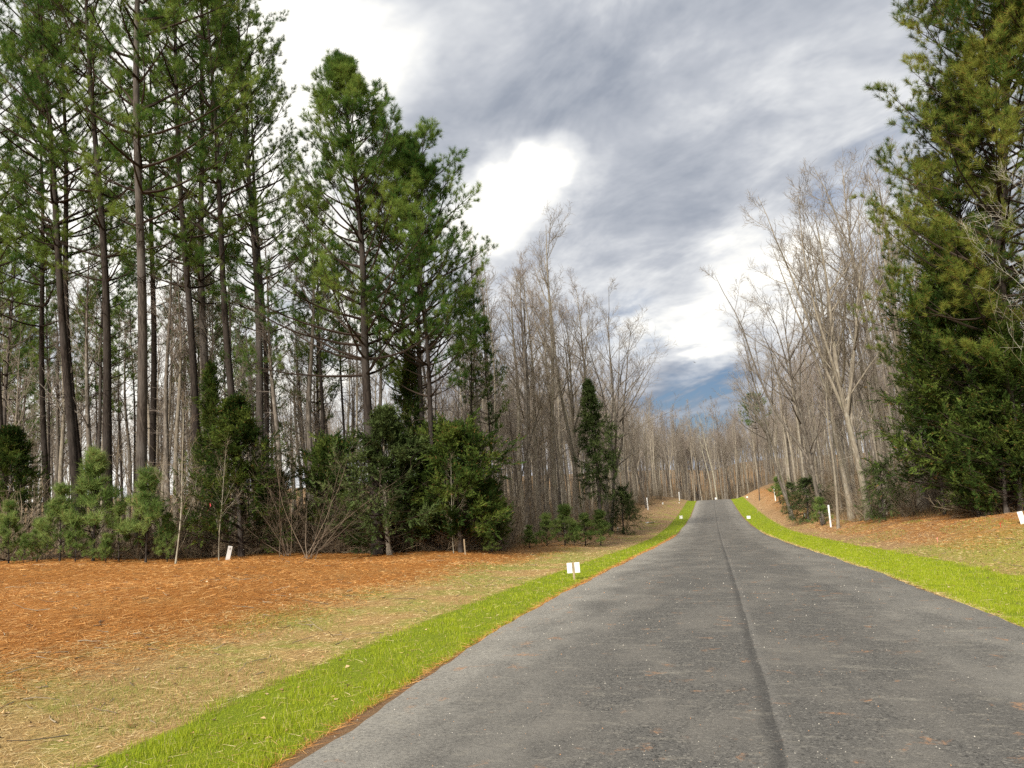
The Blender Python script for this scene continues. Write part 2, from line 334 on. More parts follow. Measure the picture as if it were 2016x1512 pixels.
GRASS_L, GRASS_R, NEEDLE_L = -4.55, 5.45, -7.2
def ground_mat():
    m, t = new_mat('verge_ground'); p = worldco(t)
    s = t.new('ShaderNodeSeparateXYZ'); t.put(s.inputs[0], p); x, y = s.outputs[0], s.outputs[1]
    at = t.new('ShaderNodeAttribute'); at.attribute_name = 'wood'; wood = at.outputs['Fac']
    nb = t.noise(p, .55, 4, .6); nm = t.noise(p, 2.2, 5, .65); nf = t.noise(t.mapping(p, (1, 1, 1)), 26, 5, .7); nff = t.noise(p, 90, 3, .7)
    fib = t.noise(t.mapping(p, (30, 8, 8), rot=(0, 0, R(35))), 3.0, 4, .7, .6)
    jit = t.math('ADD', t.math('MULTIPLY', t.math('SUBTRACT', nm, .5), 1.1), t.math('MULTIPLY', t.math('SUBTRACT', nf, .5), .5))
    # dry straw
    straw = t.mix(t.ramp(fib, .3, .7), (.31, .185, .07, 1), (.70, .48, .20, 1))
    straw = t.mix(t.ramp(nff, .35, .7, 0, .6), straw, (.22, .135, .06, 1))
    straw = t.mix(t.math('MULTIPLY', t.ramp(nb, .40, .60), t.ramp(nf, .3, .6, .25, .85)), straw, (.27, .32, .055, 1))
    # pine needles
    ndl = t.mix(t.ramp(fib, .28, .68), (.23, .088, .022, 1), (.56, .25, .062, 1))
    ndl = t.mix(t.ramp(nff, .4, .75, 0, .55), ndl, (.19, .08, .025, 1))
    ndl = t.mix(t.ramp(t.noise(p, 1.1, 4, .65), .52, .68, 0, .55), ndl, (.16, .075, .028, 1))
    ndl = t.mix(t.ramp(nb, .5, .75, 0, .4), ndl, (.46, .29, .11, 1))
    # brown leaf litter
    leaf = t.mix(t.ramp(nf, .3, .68), (.20, .12, .06, 1), (.55, .36, .19, 1))
    leaf = t.mix(t.ramp(nm, .5, .7, 0, .35), leaf, (.20, .19, .06, 1))
    # turf under the grass blades
    turf = t.mix(t.ramp(nf, .3, .7), (.06, .12, .010, 1), (.14, .24, .02, 1))
    yl = t.math('MAXIMUM', t.ramp(x, XC-HW-.75, XC-HW-.1), t.ramp(x, XC+HW+.9, XC+HW+.2))
    turf = t.mix(t.math('MULTIPLY', yl, .7), turf, (.24, .28, .02, 1))
    soil = t.mix(nf, (.16, .09, .05, 1), (.34, .22, .12, 1))
    # zones: distances from the road axis, with ragged borders
    c = straw
    far = t.ramp(y, 30, 50)
    k_ndl = t.ramp(t.math('ADD', x, t.math('MULTIPLY', jit, 1.6)), NEEDLE_L+.7, NEEDLE_L-.9)
    c = t.mix(k_ndl, c, t.mix(far, ndl, leaf))
    k_right = t.math('MULTIPLY', t.ramp(x, 3, 4), t.ramp(t.math('ADD', y, t.math('ADD', t.math('MULTIPLY', x, 3.2), t.math('MULTIPLY', jit, 7))), 36, 42))
    k_right = t.math('MAXIMUM', k_right, t.math('MULTIPLY', far, t.ramp(t.math('ADD', nb, t.math('MULTIPLY', jit, .2)), .62, .52)))
    c = t.mix(k_right, c, t.mix(t.ramp(x, 5, 9), leaf, t.mix(t.ramp(nm, .35, .6), leaf, ndl)))
    yg = t.math('MULTIPLY', t.math('MULTIPLY', t.ramp(x, 5.2, 6.2), t.ramp(t.math('ADD', y, t.math('MULTIPLY', jit, 5)), 31, 23)), t.ramp(nm, .3, .55, .35, .9))
    c = t.mix(yg, c, t.mix(nf, (.22, .24, .03, 1), (.50, .44, .09, 1)))
    c = t.mix(t.ramp(t.math('ADD', wood, t.math('MULTIPLY', jit, 1.2)), -.5, 1.2), c, t.mix(.5, leaf, (.11, .065, .032, 1)))
    gl = t.math('MULTIPLY', t.ramp(t.math('ADD', x, t.math('MULTIPLY', jit, .55)), GRASS_L-.08, GRASS_L+.10), t.ramp(x, XC, XC-1, 0, 1))
    gr = t.math('MULTIPLY', t.ramp(t.math('ADD', x, t.math('MULTIPLY', jit, .55)), GRASS_R+.08, GRASS_R-.10), t.ramp(x, XC, XC+1, 0, 1))
    c = t.mix(t.math('MULTIPLY', t.math('MAXIMUM', gl, gr), t.ramp(y, 168, 158)), c, turf)
    edge = t.ramp(t.math('ADD', t.math('ABSOLUTE', t.math('SUBTRACT', x, XC)), t.math('MULTIPLY', jit, .12)), HW+.10, HW+.02)
    c = t.mix(t.math('MULTIPLY', edge, t.ramp(y, 172, 168)), c, soil)
    finish(t, c, .95, .1, t.math('ADD', t.math('MULTIPLY', fib, .6), nf), .9, .03)
    return m
M['ground'] = ground_mat()
g_me = build_mesh('ground', [(V, F, M['ground'])])
wood_sd = np.maximum(left_edge(V[:, 1])-V[:, 0], V[:, 0]-right_edge(V[:, 1]))
g_me.attributes.new('wood', 'FLOAT', 'POINT').data.foreach_set('value', np.clip(wood_sd, -20, 20).astype(np.float32))
tag(link('ground', g_me), 'grassy and leaf covered ground on both sides of the road', 'ground', kind='structure')

# ------------------------------------------------------------------ road
def road_mat():
    m, t = new_mat('asphalt'); p = worldco(t)
    s = t.new('ShaderNodeSeparateXYZ'); t.put(s.inputs[0], p); x, y = s.outputs[0], s.outputs[1]
    ax = t.math('SUBTRACT', x, XC)
    agg = t.noise(p, 95, 2, .8); agg2 = t.noise(p, 30, 4, .75); mid = t.noise(t.mapping(p, (1, .5, 1)), 1.3, 4, .6); big = t.noise(t.mapping(p, (1, .25, 1)), .5, 2, .5)
    vo = t.new('ShaderNodeTexVoronoi'); t.put(vo.inputs['Vector'], p); vo.inputs['Scale'].default_value = 55; stone = t.new('ShaderNodeSeparateXYZ'); t.put(stone.inputs[0], vo.outputs['Color'])
    c = t.mix(t.ramp(agg, .36, .66), (.048, .046, .042, 1), (.185, .176, .157, 1))
    c = t.mix(t.ramp(agg2, .40, .66, 0, .75), c, (.158, .149, .133, 1))
    c = t.mix(t.ramp(stone.outputs[0], .84, .97, 0, .6), c, (.30, .28, .24, 1))
    c = t.mix(t.ramp(stone.outputs[1], .88, .97, 0, .7), c, (.028, .027, .026, 1))
    c = t.mix(t.ramp(mid, .42, .66, 0, .6), c, (.215, .198, .17, 1))
    c = t.mix(t.ramp(big, .4, .65, 0, .35), c, (.128, .120, .106, 1))
    # pale dust along both edges and in patches
    ed = t.math('ADD', t.math('ABSOLUTE', ax), t.math('MULTIPLY', t.math('SUBTRACT', mid, .5), 2.2))
    dust = t.math('MULTIPLY', t.ramp(ed, 1.4, 3.0, 0, .9), t.ramp(agg2, .3, .6, .25, 1))
    left = t.ramp(ax, -.6, -2.4, .5, 1.0)
    c = t.mix(t.math('MULTIPLY', dust, left), c, (.36, .34, .295, 1))
    sc_ = t.noise(t.mapping(p, (1.1, 2.6, 1), loc=(4, 9, 0)), 3.2, 4, .6, .3)
    c = t.mix(t.math('MULTIPLY', t.ramp(sc_, .57, .68, 0, .6), t.ramp(agg, .4, .6, .2, 1)), c, (.30, .275, .225, 1))
    sc2 = t.noise(t.mapping(p, (.9, 3.2, 1), loc=(14, 2, 0)), 1.5, 5, .65, .5)
    c = t.mix(t.math('MULTIPLY', t.ramp(sc2, .58, .70, 0, .55), t.ramp(agg2, .38, .6, .15, 1)), c, (.36, .335, .275, 1))
    # red clay dropped by wheels
    clay = t.noise(t.mapping(p, (1.5, 1.5, 1), loc=(21, 3, 0)), 2.1, 5, .65, .4)
    c = t.mix(t.math('MULTIPLY', t.ramp(clay, .60, .70, 0, .8), t.ramp(agg2, .40, .6, .05, 1)), c, (.44, .23, .11, 1))
    # lighter wheel tracks
    wob = t.math('MULTIPLY', t.math('SUBTRACT', t.noise(t.mapping(p, (.3, .12, 1)), 1.0, 2, .5), .5), 1.1)
    for off, wd_ in ((-1.75, .22), (1.9, .16)):
        d = t.math('ABSOLUTE', t.math('SUBTRACT', t.math('ADD', ax, wob), off))
        c = t.mix(t.math('MULTIPLY', t.ramp(d, wd_*2.2, wd_*.2, 0, .30), t.ramp(agg2, .3, .65, .3, 1)), c, (.25, .235, .205, 1))
    # paving joint down the middle: rough dark band on one side, rolled pale lip on the other
    jx = t.math('ADD', t.math('SUBTRACT', ax, .11), t.math('MULTIPLY', t.math('SUBTRACT', t.noise(t.mapping(p, (.5, .5, 1)), 1.6, 3, .6), .5), .07))
    dk = t.math('MULTIPLY', t.ramp(jx, -.13, -.03), t.ramp(jx, .008, -.006))
    c = t.mix(t.math('MULTIPLY', dk, t.ramp(agg2, .35, .62, .15, .8)), c, (.050, .048, .045, 1))
    lp = t.math('MULTIPLY', t.ramp(jx, .0, .02), t.ramp(jx, .10, .03))
    c = t.mix(t.math('MULTIPLY', lp, t.ramp(agg2, .35, .65, .05, .5)), c, (.24, .225, .20, 1))
    finish(t, c, .88, .25, t.math('ADD', agg, t.math('MULTIPLY', agg2, .8)), .8, .015)
    return m
M['asphalt'] = road_mat()
lat = np.array([-1, -.985, -.8, -.5, -.25, -.05, .028, .04, .06, .25, .5, .8, .985, 1])
ry = steps([(-40, 2, 1), (2, 40, .25), (40, 168, 1)])
rr = np.random.default_rng(5)
wl = np.convolve(rr.normal(0, 1, len(ry)+8), np.ones(9)/9, 'valid')*.14; wr = np.convolve(rr.normal(0, 1, len(ry)+8), np.ones(9)/9, 'valid')*.14
LX = XC+HW*lat[None]+np.where(lat < 0, np.abs(lat)[None]**8*wl[:, None], np.abs(lat)[None]**8*wr[:, None])
zr = np.interp(ry, *ZT)[:, None]+.012+.035*(1-lat[None]**2)
zr = np.where(np.abs(lat)[None] >= 1, zr-.11, zr)+np.where((lat > -.06) & (lat < .035), -.003, 0.0)[None]
LX = np.where(np.abs(lat)[None] >= 1, LX+np.sign(lat)[None]*.03, LX)
V = np.stack([LX, np.broadcast_to(ry[:, None], LX.shape), zr], -1).reshape(-1, 3)
ix = np.arange(len(V)).reshape(len(ry), len(lat))
F = np.stack([ix[:-1, :-1], ix[:-1, 1:], ix[1:, 1:], ix[1:, :-1]], -1).reshape(-1, 4)
tag(link('road', build_mesh('road', [(V, F, M['asphalt'])])), 'grey asphalt lane with a paving joint down its middle', 'road', kind='structure')

# ------------------------------------------------------------------ tree prototypes
def needle_tufts(n, ln, wd, K=6, spread=(12, 95), seed=1):
    g = np.random.default_rng(seed); out = []
    for _ in range(K):
        a = np.radians(spread[0]+(spread[1]-spread[0])*g.random(n)**.85); b = g.random(n)*2*math.pi
        d = np.stack([np.sin(a)*np.cos(b), np.sin(a)*np.sin(b), np.cos(a)], 1)
        base = np.stack([g.normal(0, .006, n), g.normal(0, .006, n), -.10*g.random(n)*ln/.17], 1)
        side = nrm(np.cross(d, g.normal(0, 1, (n, 3))))*wd/2; L = ln*(.75+.4*g.random(n))[:, None]
        out.append(np.stack([base-side, base+side, base+d*L], 1).reshape(-1, 3))
    return np.array(out)
def spray_tpl(n=11, ln=.30, leaf=.12, wd=.040, K=6, seed=2, rnd=.35):
    g = np.random.default_rng(seed); out = []
    for _ in range(K):
        z = np.linspace(0, ln, n); sd = np.where(np.arange(n) % 2, 1.0, -1.0)
        base = np.stack([g.normal(0, .008, n), g.normal(0, .012, n), z], 1)
        d = nrm(np.stack([sd*(.75-.4*z/ln), g.normal(0, rnd, n), .8+.6*z/ln], 1)); L = leaf*(1.1-.5*z/ln)[:, None]*(.8+.4*g.random((n, 1)))
        side = nrm(np.cross(d, np.array([0, 1.0, 0])+g.normal(0, .4, (n, 3))))*wd/2
        out.append(np.stack([base-side, base+side, base+d*L], 1).reshape(-1, 3))
    return np.array(out)
def leaf_tpl(n=9, rad=.16, size=.075, K=6, seed=3):
    g = np.random.default_rng(seed); out = []
    for _ in range(K):
        p = g.normal(0, rad*.6, (n, 3)); p[:, 2] += rad*.4; d = nrm(nrm(p)+g.normal(0, .5, (n, 3))); s = nrm(np.cross(d, g.normal(0, 1, (n, 3))))
        L = size*(.7+.6*g.random((n, 1))); a = p-d*L*.5; b = p+d*L*.5; q = p+s*L*.30; r_ = p-s*L*.30
        out.append(np.concatenate([np.stack([a, q, b], 1), np.stack([a, b, r_], 1)], 1).reshape(-1, 3))
    return np.array(out)
TUFT = needle_tufts(46, .225, .0088, spread=(8, 82))
TUFT_SOFT = needle_tufts(26, .20, .011, spread=(8, 80), seed=8)
SPRAY = spray_tpl()
SPRAY_FINE = spray_tpl(10, .24, .10, .030, seed=12, rnd=.5)
LEAVES = leaf_tpl(10, .17, .062)

def trunk_line(H, rg, bend=.012, nseg=18, sway=0.0):
    P = np.zeros((1, nseg+1, 3)); t = np.linspace(0, 1, nseg+1)
    ph = rg.random(4)*6.28
    P[0, :, 2] = t*H
    P[0, :, 0] = H*bend*(np.sin(t*3.1+ph[0])-np.sin(ph[0]))+sway*H*t**2; P[0, :, 1] = H*bend*(np.sin(t*2.6+ph[1])-np.sin(ph[1]))
    P[0, :, 0] += .004*H*(np.sin(t*11+ph[2])-np.sin(ph[2])); P[0, :, 1] += .004*H*(np.sin(t*9+ph[3])-np.sin(ph[3]))
    return P
def trunk_mesh(name, P, r, mat, k=12, flare=1.35, rg=None):
    t = np.linspace(0, 1, P.shape[1]); r = r*(1+(flare-1)*np.exp(-t*28))[None]
    # a root end below the soil so that leaning trees stay buried
    P = np.concatenate([P[:, :1]-np.array([0, 0, .5]), P], 1); r = np.concatenate([r[:, :1]*1.05, r], 1)
    V, F = tubes(P, r, k)
    return build_mesh(name, [(V, F, mat)])
def make_pine(name, H, cb, Lmax, r0, seed, shape='tall', tuft_scale=1.0, dens=1.0, mat='needles', dead=True, tuft=None, step=.52, droop=0.0, keep=1.0, bark='pine_bark_dark'):
    g = np.random.default_rng(seed); tuft = TUFT if tuft is None else tuft
    Pt = trunk_line(H, g); m = Pt.shape[1]; tt = np.linspace(0, 1, m)
    rt = (r0*(1-tt)**.75+.015)[None]
    tr = trunk_mesh(name+'_trunk', Pt, rt, M[bark])
    S, D, Ln, UP, R0 = [], [], [], [], []
    z = cb*H
    while z < H*.985:
        f = (z/H-cb)/(1-cb); n = g.integers(3, 6); az0 = g.random()*6.28
        if shape == 'tall': prof = min(1.0, .65+f*1.4) * (1-f)**.50*1.1
        elif shape == 'cone': prof = (1-f)**.85*1.05+.03
        else: prof = (1-f)**.5
        for i in range(n):
            if g.random() > keep: continue
            az = az0+i*6.28/n+g.normal(0, .3); e = R(6+droop+f*46+g.normal(0, 10))
            L = max(.35, Lmax*prof*(.55+.6*g.random()))
            x = z/H*(m-1); k = min(int(x), m-2); b = Pt[0, k]*(1-x+k)+Pt[0, k+1]*(x-k)
            S.append(b); D.append((math.cos(az)*math.cos(e), math.sin(az)*math.cos(e), math.sin(e))); Ln.append(L); UP.append(.055+.05*(1-f)); R0.append(min(.012*L+.010, .06))
        z += step*(.7+.6*g.random())*(1-.45*f)
    S, D, Ln, UP, R0 = map(np.array, (S, D, Ln, UP, R0))
    Pb, rb = grow(S, D, Ln, 7, UP, .05, R0, .006, g)
    parts = []
    V, F = tubes(Pb, rb, 4); parts.append((V, F, M['pine_twig']))
    ns = max(3, int(7*dens))
    s2, d2, r2, t2, par = children(Pb, rb, ns, .42, 1.0, 25, 60, g)
    d2[:, 2] = d2[:, 2]*.6+.18; L2 = (Ln[par]*.34*(1.15-t2*.75)+.12)*(.6+.7*g.random(len(par)))
    P2, q2 = grow(s2, d2, L2, 3, .12, .10, np.minimum(r2*.6, .014), .004, g)
    V, F = tubes(P2, q2, 3); parts.append((V, F, M['pine_twig']))
    s3, d3, r3, t3, p3 = children(P2, q2, max(2, int(4*dens)), .25, 1.0, 20, 65, g)
    d3[:, 2] += .25; L3 = .10+.22*g.random(len(p3))
    P3, q3 = grow(s3, d3, L3, 1, .1, .05, .005, .004, g)
    V, F = tubes(P3, q3, 3); parts.append((V, F, M['pine_twig']))
    tips = np.concatenate([P3[:, -1], P2[:, -1], Pb[:, -1]]); td = np.concatenate([P3[:, -1]-P3[:, -2], P2[:, -1]-P2[:, -2], Pb[:, -1]-Pb[:, -2]])
    td = nrm(td)+np.array([0, 0, .45])
    V, F = stamp(tuft, tips, td, tuft_scale*(.75+.5*g.random(len(tips))), g); parts.append((V, F, M[mat]))
    # leader
    top = Pt[0, -1]+np.stack([g.normal(0, .05, 6), g.normal(0, .05, 6), -.25*np.arange(6)], 1)
    V, F = stamp(tuft, top, np.tile([[0, 0, 1.0]], (6, 1))+g.normal(0, .2, (6, 3)), np.full(6, tuft_scale), g); parts.append((V, F, M[mat]))
    if dead:
        nd = int(26*H/22); zz = H*(.16+(cb+.12-.16)*g.random(nd)); x = zz/H*(m-1); k = x.astype(int)
        s = Pt[0, k]*(1-x+k)[:, None]+Pt[0, k+1]*(x-k)[:, None]; az = g.random(nd)*6.28
        Ld = .3+2.0*g.random(nd)**1.6*np.clip((zz/H-.1)/(cb-.05), .15, 1.2)
        d = np.stack([np.cos(az), np.sin(az), g.normal(.02, .2, nd)], 1)
        Pd, rd = grow(s, d, Ld, 4, .0, .10, .018, .004, g); V, F = tubes(Pd, rd, 3); parts.append((V, F, M['pine_twig']))
        s, d, r_, t_, p_ = children(Pd, rd, 4, .3, 1, 25, 65, g); Pd2, rd2 = grow(s, d, Ld[p_]*.35*(.4+g.random(len(p_))), 2, 0, .12, .006, .003, g)
        V, F = tubes(Pd2, rd2, 3); parts.append((V, F, M['pine_twig']))
    return dict(name='pine_tree', trunk=tr, crown=build_mesh(name+'_crown', parts, smooth=False), H=H, r=r0)
def make_bare(name, H, cb, seed, spread=1.0, forks=0, bark='grey_bark', twig='twig', r0=None, n1=17, n2=7, n3=5, n4=2, arch=0.0, fine=1.0, dead=True, wild=1.0, limb=1.0):
    g = np.random.default_rng(seed); r0 = r0 or .0085*H+.01
    Pt = trunk_line(H*(.98 if not forks else .80), g, .014 if forks else .018, 18); m = Pt.shape[1]; tt = np.linspace(0, 1, m)
    rt = (r0*((1-tt)**.8)+.010)[None]
    tr = trunk_mesh(name+'_trunk', Pt, rt, M[bark], 10)
    parts = []
    s, d, rp, t1, _ = children(Pt, rt, n1, cb, .99, 30, 58, g)
    L1 = H*(.30*(1-t1)**.8+.085)*spread*(.6+.75*g.random(len(t1)))
    d[:, 2] = np.abs(d[:, 2])*.9+.15-.30*max(0, arch-1)
    if forks:
        zf = cb+.10*g.random(forks)-.05; x = zf*(m-1); k = x.astype(int)
        sf = Pt[0, k]; az = np.arange(forks)*6.28/forks+g.random()*6; a = np.radians(8+13*g.random(forks))
        df = np.stack([np.sin(a)*np.cos(az), np.sin(a)*np.sin(az), np.cos(a)], 1)
        Pf, rf = grow(sf, df, H*(1-zf)*(.85+.25*g.random(forks)), 10, .02+.02*arch, .06*wild, np.interp(zf, tt, rt[0])*.75, .012, g)
        V, F = tubes(Pf, rf, 7); parts.append((V, F, M[bark]))
        s2, d2, rp2, t2, p2 = children(Pf, rf, max(5, n1//2), .22, .98, 28, 58, g)
        s = np.concatenate([s, s2]); d = np.concatenate([d, d2]); rp = np.concatenate([rp, rp2]); L1 = np.concatenate([L1, H*spread*(.20*(1-t2)+.075)*(.6+.75*g.random(len(t2)))])
    P1, r1 = grow(s, d, L1, 7, .10-.06*arch, .09*wild, np.minimum(rp*.62, .008*L1+.014)*limb, .007*min(1, limb*1.2), g)
    V, F = tubes(P1, r1, 5); parts.append((V, F, M[bark]))
    s, d, rp, t2, p = children(P1, r1, n2, .18, 1, 25, 55, g); L2 = L1[p]*.42*(1.15-.6*t2)*(.6+.7*g.random(len(p)))
    d[:, 2] += .10
    P2, r2 = grow(s, d, L2, 4, .08, .11*wild, np.minimum(rp*.7, .018)*limb, .006*fine, g)
    V, F = tubes(P2, r2, 3); parts.append((V, F, M[twig]))
    s, d, rp, t3, p = children(P2, r2, n3, .15, 1, 25, 60, g); L3 = (L2[p]*.42*(1.1-.5*t3)+.12)*(.6+.7*g.random(len(p)))
    P3, r3 = grow(s, d, L3, 3, .08, .12*wild, .0075*fine, .0045*fine, g)
    V, F = tubes(P3, r3, 3); parts.append((V, F, M[twig]))
    if n4:
        s, d, rp, t4, p = children(P3, r3, n4, .3, 1, 20, 55, g); P4, r4 = grow(s, d, .12+.30*g.random(len(p)), 1, .06, .1, .0055*fine, .004*fine, g)
        V, F = tubes(P4, r4, 3); parts.append((V, F, M[twig]))
    if dead:
        nd = 6; s, d, rp, td, p = children(Pt, rt, nd, .14, cb, 55, 95, g); Ld = .3+1.6*g.random(nd)
        Pd, rd = grow(s, d, Ld, 4, .02, .12, .014, .004, g); V, F = tubes(Pd, rd, 3); parts.append((V, F, M[twig]))
        s, d, rp, td, p = children(Pd, rd, 6, .2, 1, 25, 65, g); Pd2, rd2 = grow(s, d, Ld[p]*.4*(.4+g.random(len(p))), 2, .03, .1, .005, .003, g)
        V, F = tubes(Pd2, rd2, 3); parts.append((V, F, M[twig]))
    return dict(name='bare_tree', trunk=tr, crown=build_mesh(name+'_crown', parts), H=H, r=r0)
def make_evergreen(name, H, W, cb, seed, tpl, mat, nb=130, nsub=6, nsp=5, elev=(20, 55), up=.06, prof='cone', scale=1.0, bark='pine_bark', droop=0.0):
    g = np.random.default_rng(seed)
    Pt = trunk_line(H, g, .012, 12); m = Pt.shape[1]; tt = np.linspace(0, 1, m); rt = ((.011*H+.02)*(1-tt)**.8+.008)[None]
    tr = trunk_mesh(name+'_trunk', Pt, rt, M[bark], 8)
    f = (np.arange(nb)+g.random(nb))/nb; f = f**.9; zz = H*(cb+(1-cb)*f*.985); x = zz/H*(m-1); k = np.minimum(x.astype(int), m-2)
    s = Pt[0, k]*(1-x+k)[:, None]+Pt[0, k+1]*(x-k)[:, None]; az = np.arange(nb)*2.4+g.normal(0, .5, nb)
    if prof == 'cone': pf = (1-f)**.8*1.0+.06
    elif prof == 'column': pf = np.clip(.55+f, 0, 1)*(1-f)**.45*.95+.08
    else: pf = np.sqrt(np.clip(1-(f*1.02-.30)**2/.55, .02, 1))
    lob = 1+.30*np.sin(az*2+f*9)+.2*np.sin(az*3-f*14)
    L = W*pf*(.55+.6*g.random(nb))*lob
    e = np.radians(elev[0]+(elev[1]-elev[0])*f+g.normal(0, 8, nb))
    d = np.stack([np.cos(az)*np.cos(e), np.sin(az)*np.cos(e), np.sin(e)], 1)
    Pb, rb = grow(s, d, L, 5, up, .07, .010*L+.006, .004, g); parts = []
    V, F = tubes(Pb, rb, 3); parts.append((V, F, M['pine_twig']))
    s, d, r_, t2, p = children(Pb, rb, nsub, .28, 1.0, 22, 60, g); L2 = (L[p]*.32*(1.15-.6*t2)+.10)*(.6+.7*g.random(len(p))); d[:, 2] -= droop
    P2, r2 = grow(s, d, L2, 2, up-droop*.5, .1, .006, .003, g); V, F = tubes(P2, r2, 3); parts.append((V, F, M['pine_twig']))
    s, d, r_, t3, p = children(P2, r2, nsp, .15, 1.05, 8, 50, g)
    s = np.concatenate([s, Pb[:, -1]]); d = np.concatenate([d, Pb[:, -1]-Pb[:, -2]]); d = nrm(d)
    V, F = stamp(tpl, s, d, scale*(.7+.55*g.random(len(s))), g, flat_up=(prof != 'round')); parts.append((V, F, M[mat]))
    return dict(name='evergreen', trunk=tr, crown=build_mesh(name+'_crown', parts, smooth=False), H=H, r=.011*H+.02)
def make_shrub(name, H, seed, stems=11, lean=(5, 45), mat='brush_twig', n2=7, n3=5, leaf=None, arch=-.01, fine=1.0):
    g = np.random.default_rng(seed)
    az = g.random(stems)*6.28; a = np.radians(lean[0]+(lean[1]-lean[0])*g.random(stems))
    s = np.stack([g.normal(0, .12, stems), g.normal(0, .12, stems), np.full(stems, -.15)], 1); d = np.stack([np.sin(a)*np.cos(az), np.sin(a)*np.sin(az), np.cos(a)], 1)
    L = H*(.55+.55*g.random(stems))
    P1, r1 = grow(s, d, L, 7, arch, .08, .007*H*fine+.004, .004, g); parts = [tubes(P1, r1, 4)+(M[mat],)]
    s, d, r_, t, p = children(P1, r1, n2, .12, 1, 20, 60, g); L2 = L[p]*.34*(1.15-.6*t)*(.5+.8*g.random(len(p)))
    P2, r2 = grow(s, d, L2, 4, .02, .12, .006*fine, .0035*fine, g); parts.append(tubes(P2, r2, 3)+(M[mat],))
    s, d, r_, t, p = children(P2, r2, n3, .15, 1, 20, 60, g); P3, r3 = grow(s, d, (L2[p]*.4+.08)*(.5+.8*g.random(len(p))), 2, .02, .12, .0045*fine, .003*fine, g); parts.append(tubes(P3, r3, 3)+(M[mat],))
    if leaf:
        tips = P3[::2, -1]; V, F = stamp(LEAVES, tips, nrm(g.normal(0, 1, tips.shape)), np.full(len(tips), .55), g); parts.append((V, F, M[leaf]))
    return dict(name='bare_shrub', mesh=build_mesh(name, parts), H=H)

PINE = [make_pine('tall_pine_a', 29, .42, 5.0, .27, 21, step=.95, keep=.8, bark='pine_bark'), make_pine('tall_pine_b', 28, .45, 4.6, .24, 22, step=.95, keep=.8), make_pine('tall_pine_c', 29, .42, 5.2, .27, 23, step=1.0, keep=.8)]
PINE_THIN = [make_pine('thin_pine_a', 20, .50, 2.6, .13, 31, dens=.75, step=.7, keep=.8), make_pine('thin_pine_b', 18, .55, 2.2, .11, 32, dens=.7, step=.7, keep=.8)]
PINE_FULL = make_pine('full_pine', 20, .36, 5.8, .24, 41, shape='cone', dens=1.2, step=.55)
PINE_SIDE = make_pine('side_pine', 19, .40, 5.0, .17, 42, shape='tall', dens=1.0, step=.75, keep=.85)
PINE_GOLD = make_pine('golden_pine', 27, .20, 7.2, .28, 43, shape='tall', mat='needles_gold', dens=1.25, step=.55, tuft_scale=1.25)
PINE_FAR = make_pine('far_pine', 17, .70, 3.6, .11, 44, dens=.9, step=.5, bark='pine_bark')
YOUNG = [make_pine('young_pine_%d' % i, 3.2, .06, 1.3, .03, 51+i, shape='cone', tuft_scale=1.3, mat='soft_needles', dead=False, tuft=TUFT_SOFT, step=.32, dens=.6, keep=.62) for i in range(3)]
CEDAR = [make_evergreen('cedar_a', 8, 2.9, .05, 61, SPRAY, 'cedar_green', 170, 7, 6, elev=(8, 55)), make_evergreen('cedar_b', 5, 2.0, .08, 62, SPRAY, 'cedar_green', 150, 6, 6, elev=(15, 50), prof='round'),
         make_evergreen('cedar_c', 10, 1.9, .12, 63, SPRAY, 'cedar_green', 150, 6, 5, elev=(15, 62), prof='cone')]
HOLLY = make_evergreen('holly', 5.5, 2.5, .05, 64, SPRAY, 'holly_green', 130, 7, 5, elev=(-4, 50), prof='cone', scale=1.0, bark='grey_bark')
HEMLOCK = [make_evergreen('dark_conifer_a', 11, 2.0, .27, 65, SPRAY, 'holly_green', 130, 7, 6, elev=(-12, 45), up=.02, prof='cone', droop=.12),
           make_evergreen('dark_conifer_b', 3.5, 1.9, .04, 66, SPRAY_FINE, 'holly_green', 70, 6, 4, elev=(-15, 40), up=.01, prof='cone', droop=.25)]
BARE = [make_bare('wood_tree_a', 22, .42, 71), make_bare('wood_tree_b', 23, .50, 72, spread=.8, twig='red_twig'), make_bare('wood_tree_c', 20, .38, 73, spread=.75, bark='dark_bark', n1=15),
        make_bare('wood_tree_d', 22, .45, 74, forks=3, n1=12), make_bare('wood_tree_e', 19, .50, 75, spread=.65, twig='red_twig', bark='dark_bark', n1=14, n2=6)]
BARE_BIG = [make_bare('spreading_tree_a', 23, .36, 81, forks=4, spread=1.05, n1=14, n2=7, n3=5, bark='grey_bark'), make_bare('spreading_tree_b', 20, .30, 82, forks=4, spread=1.15, n1=14, n3=5, bark='dark_bark', arch=1.0, wild=1.2)]
POLE = [make_bare('pole_tree_a', 14, .35, 91, spread=.55, n1=13, n2=5, n3=4, n4=2, r0=.055), make_bare('pole_tree_b', 12, .30, 92, spread=.6, n1=13, n2=5, n3=4, n4=2, r0=.045, bark='dark_bark', twig='brush_twig', wild=1.3)]
SAPLING_WIDE = make_bare('white_twig_sapling', 10, .22, 94, spread=1.5, n1=16, n2=6, n3=4, n4=2, r0=.045, bark='pale_bark', twig='pale_twig', dead=False, wild=1.3, arch=1.8, limb=.33, fine=.5)
SAPLING = make_bare('pale_sapling', 6, .18, 93, spread=1.0, n1=12, n2=4, n3=3, n4=2, r0=.022, bark='pale_bark', twig='brush_twig', dead=False, limb=.45, fine=.5)
SHRUB = [make_shrub('brush_a', 3.0, 101), make_shrub('brush_b', 2.2, 102, stems=14, lean=(10, 65)), make_shrub('brush_c', 3.6, 103, stems=9, lean=(2, 30), n2=9), make_shrub('brush_d', 1.6, 104, stems=16, lean=(10, 70))]
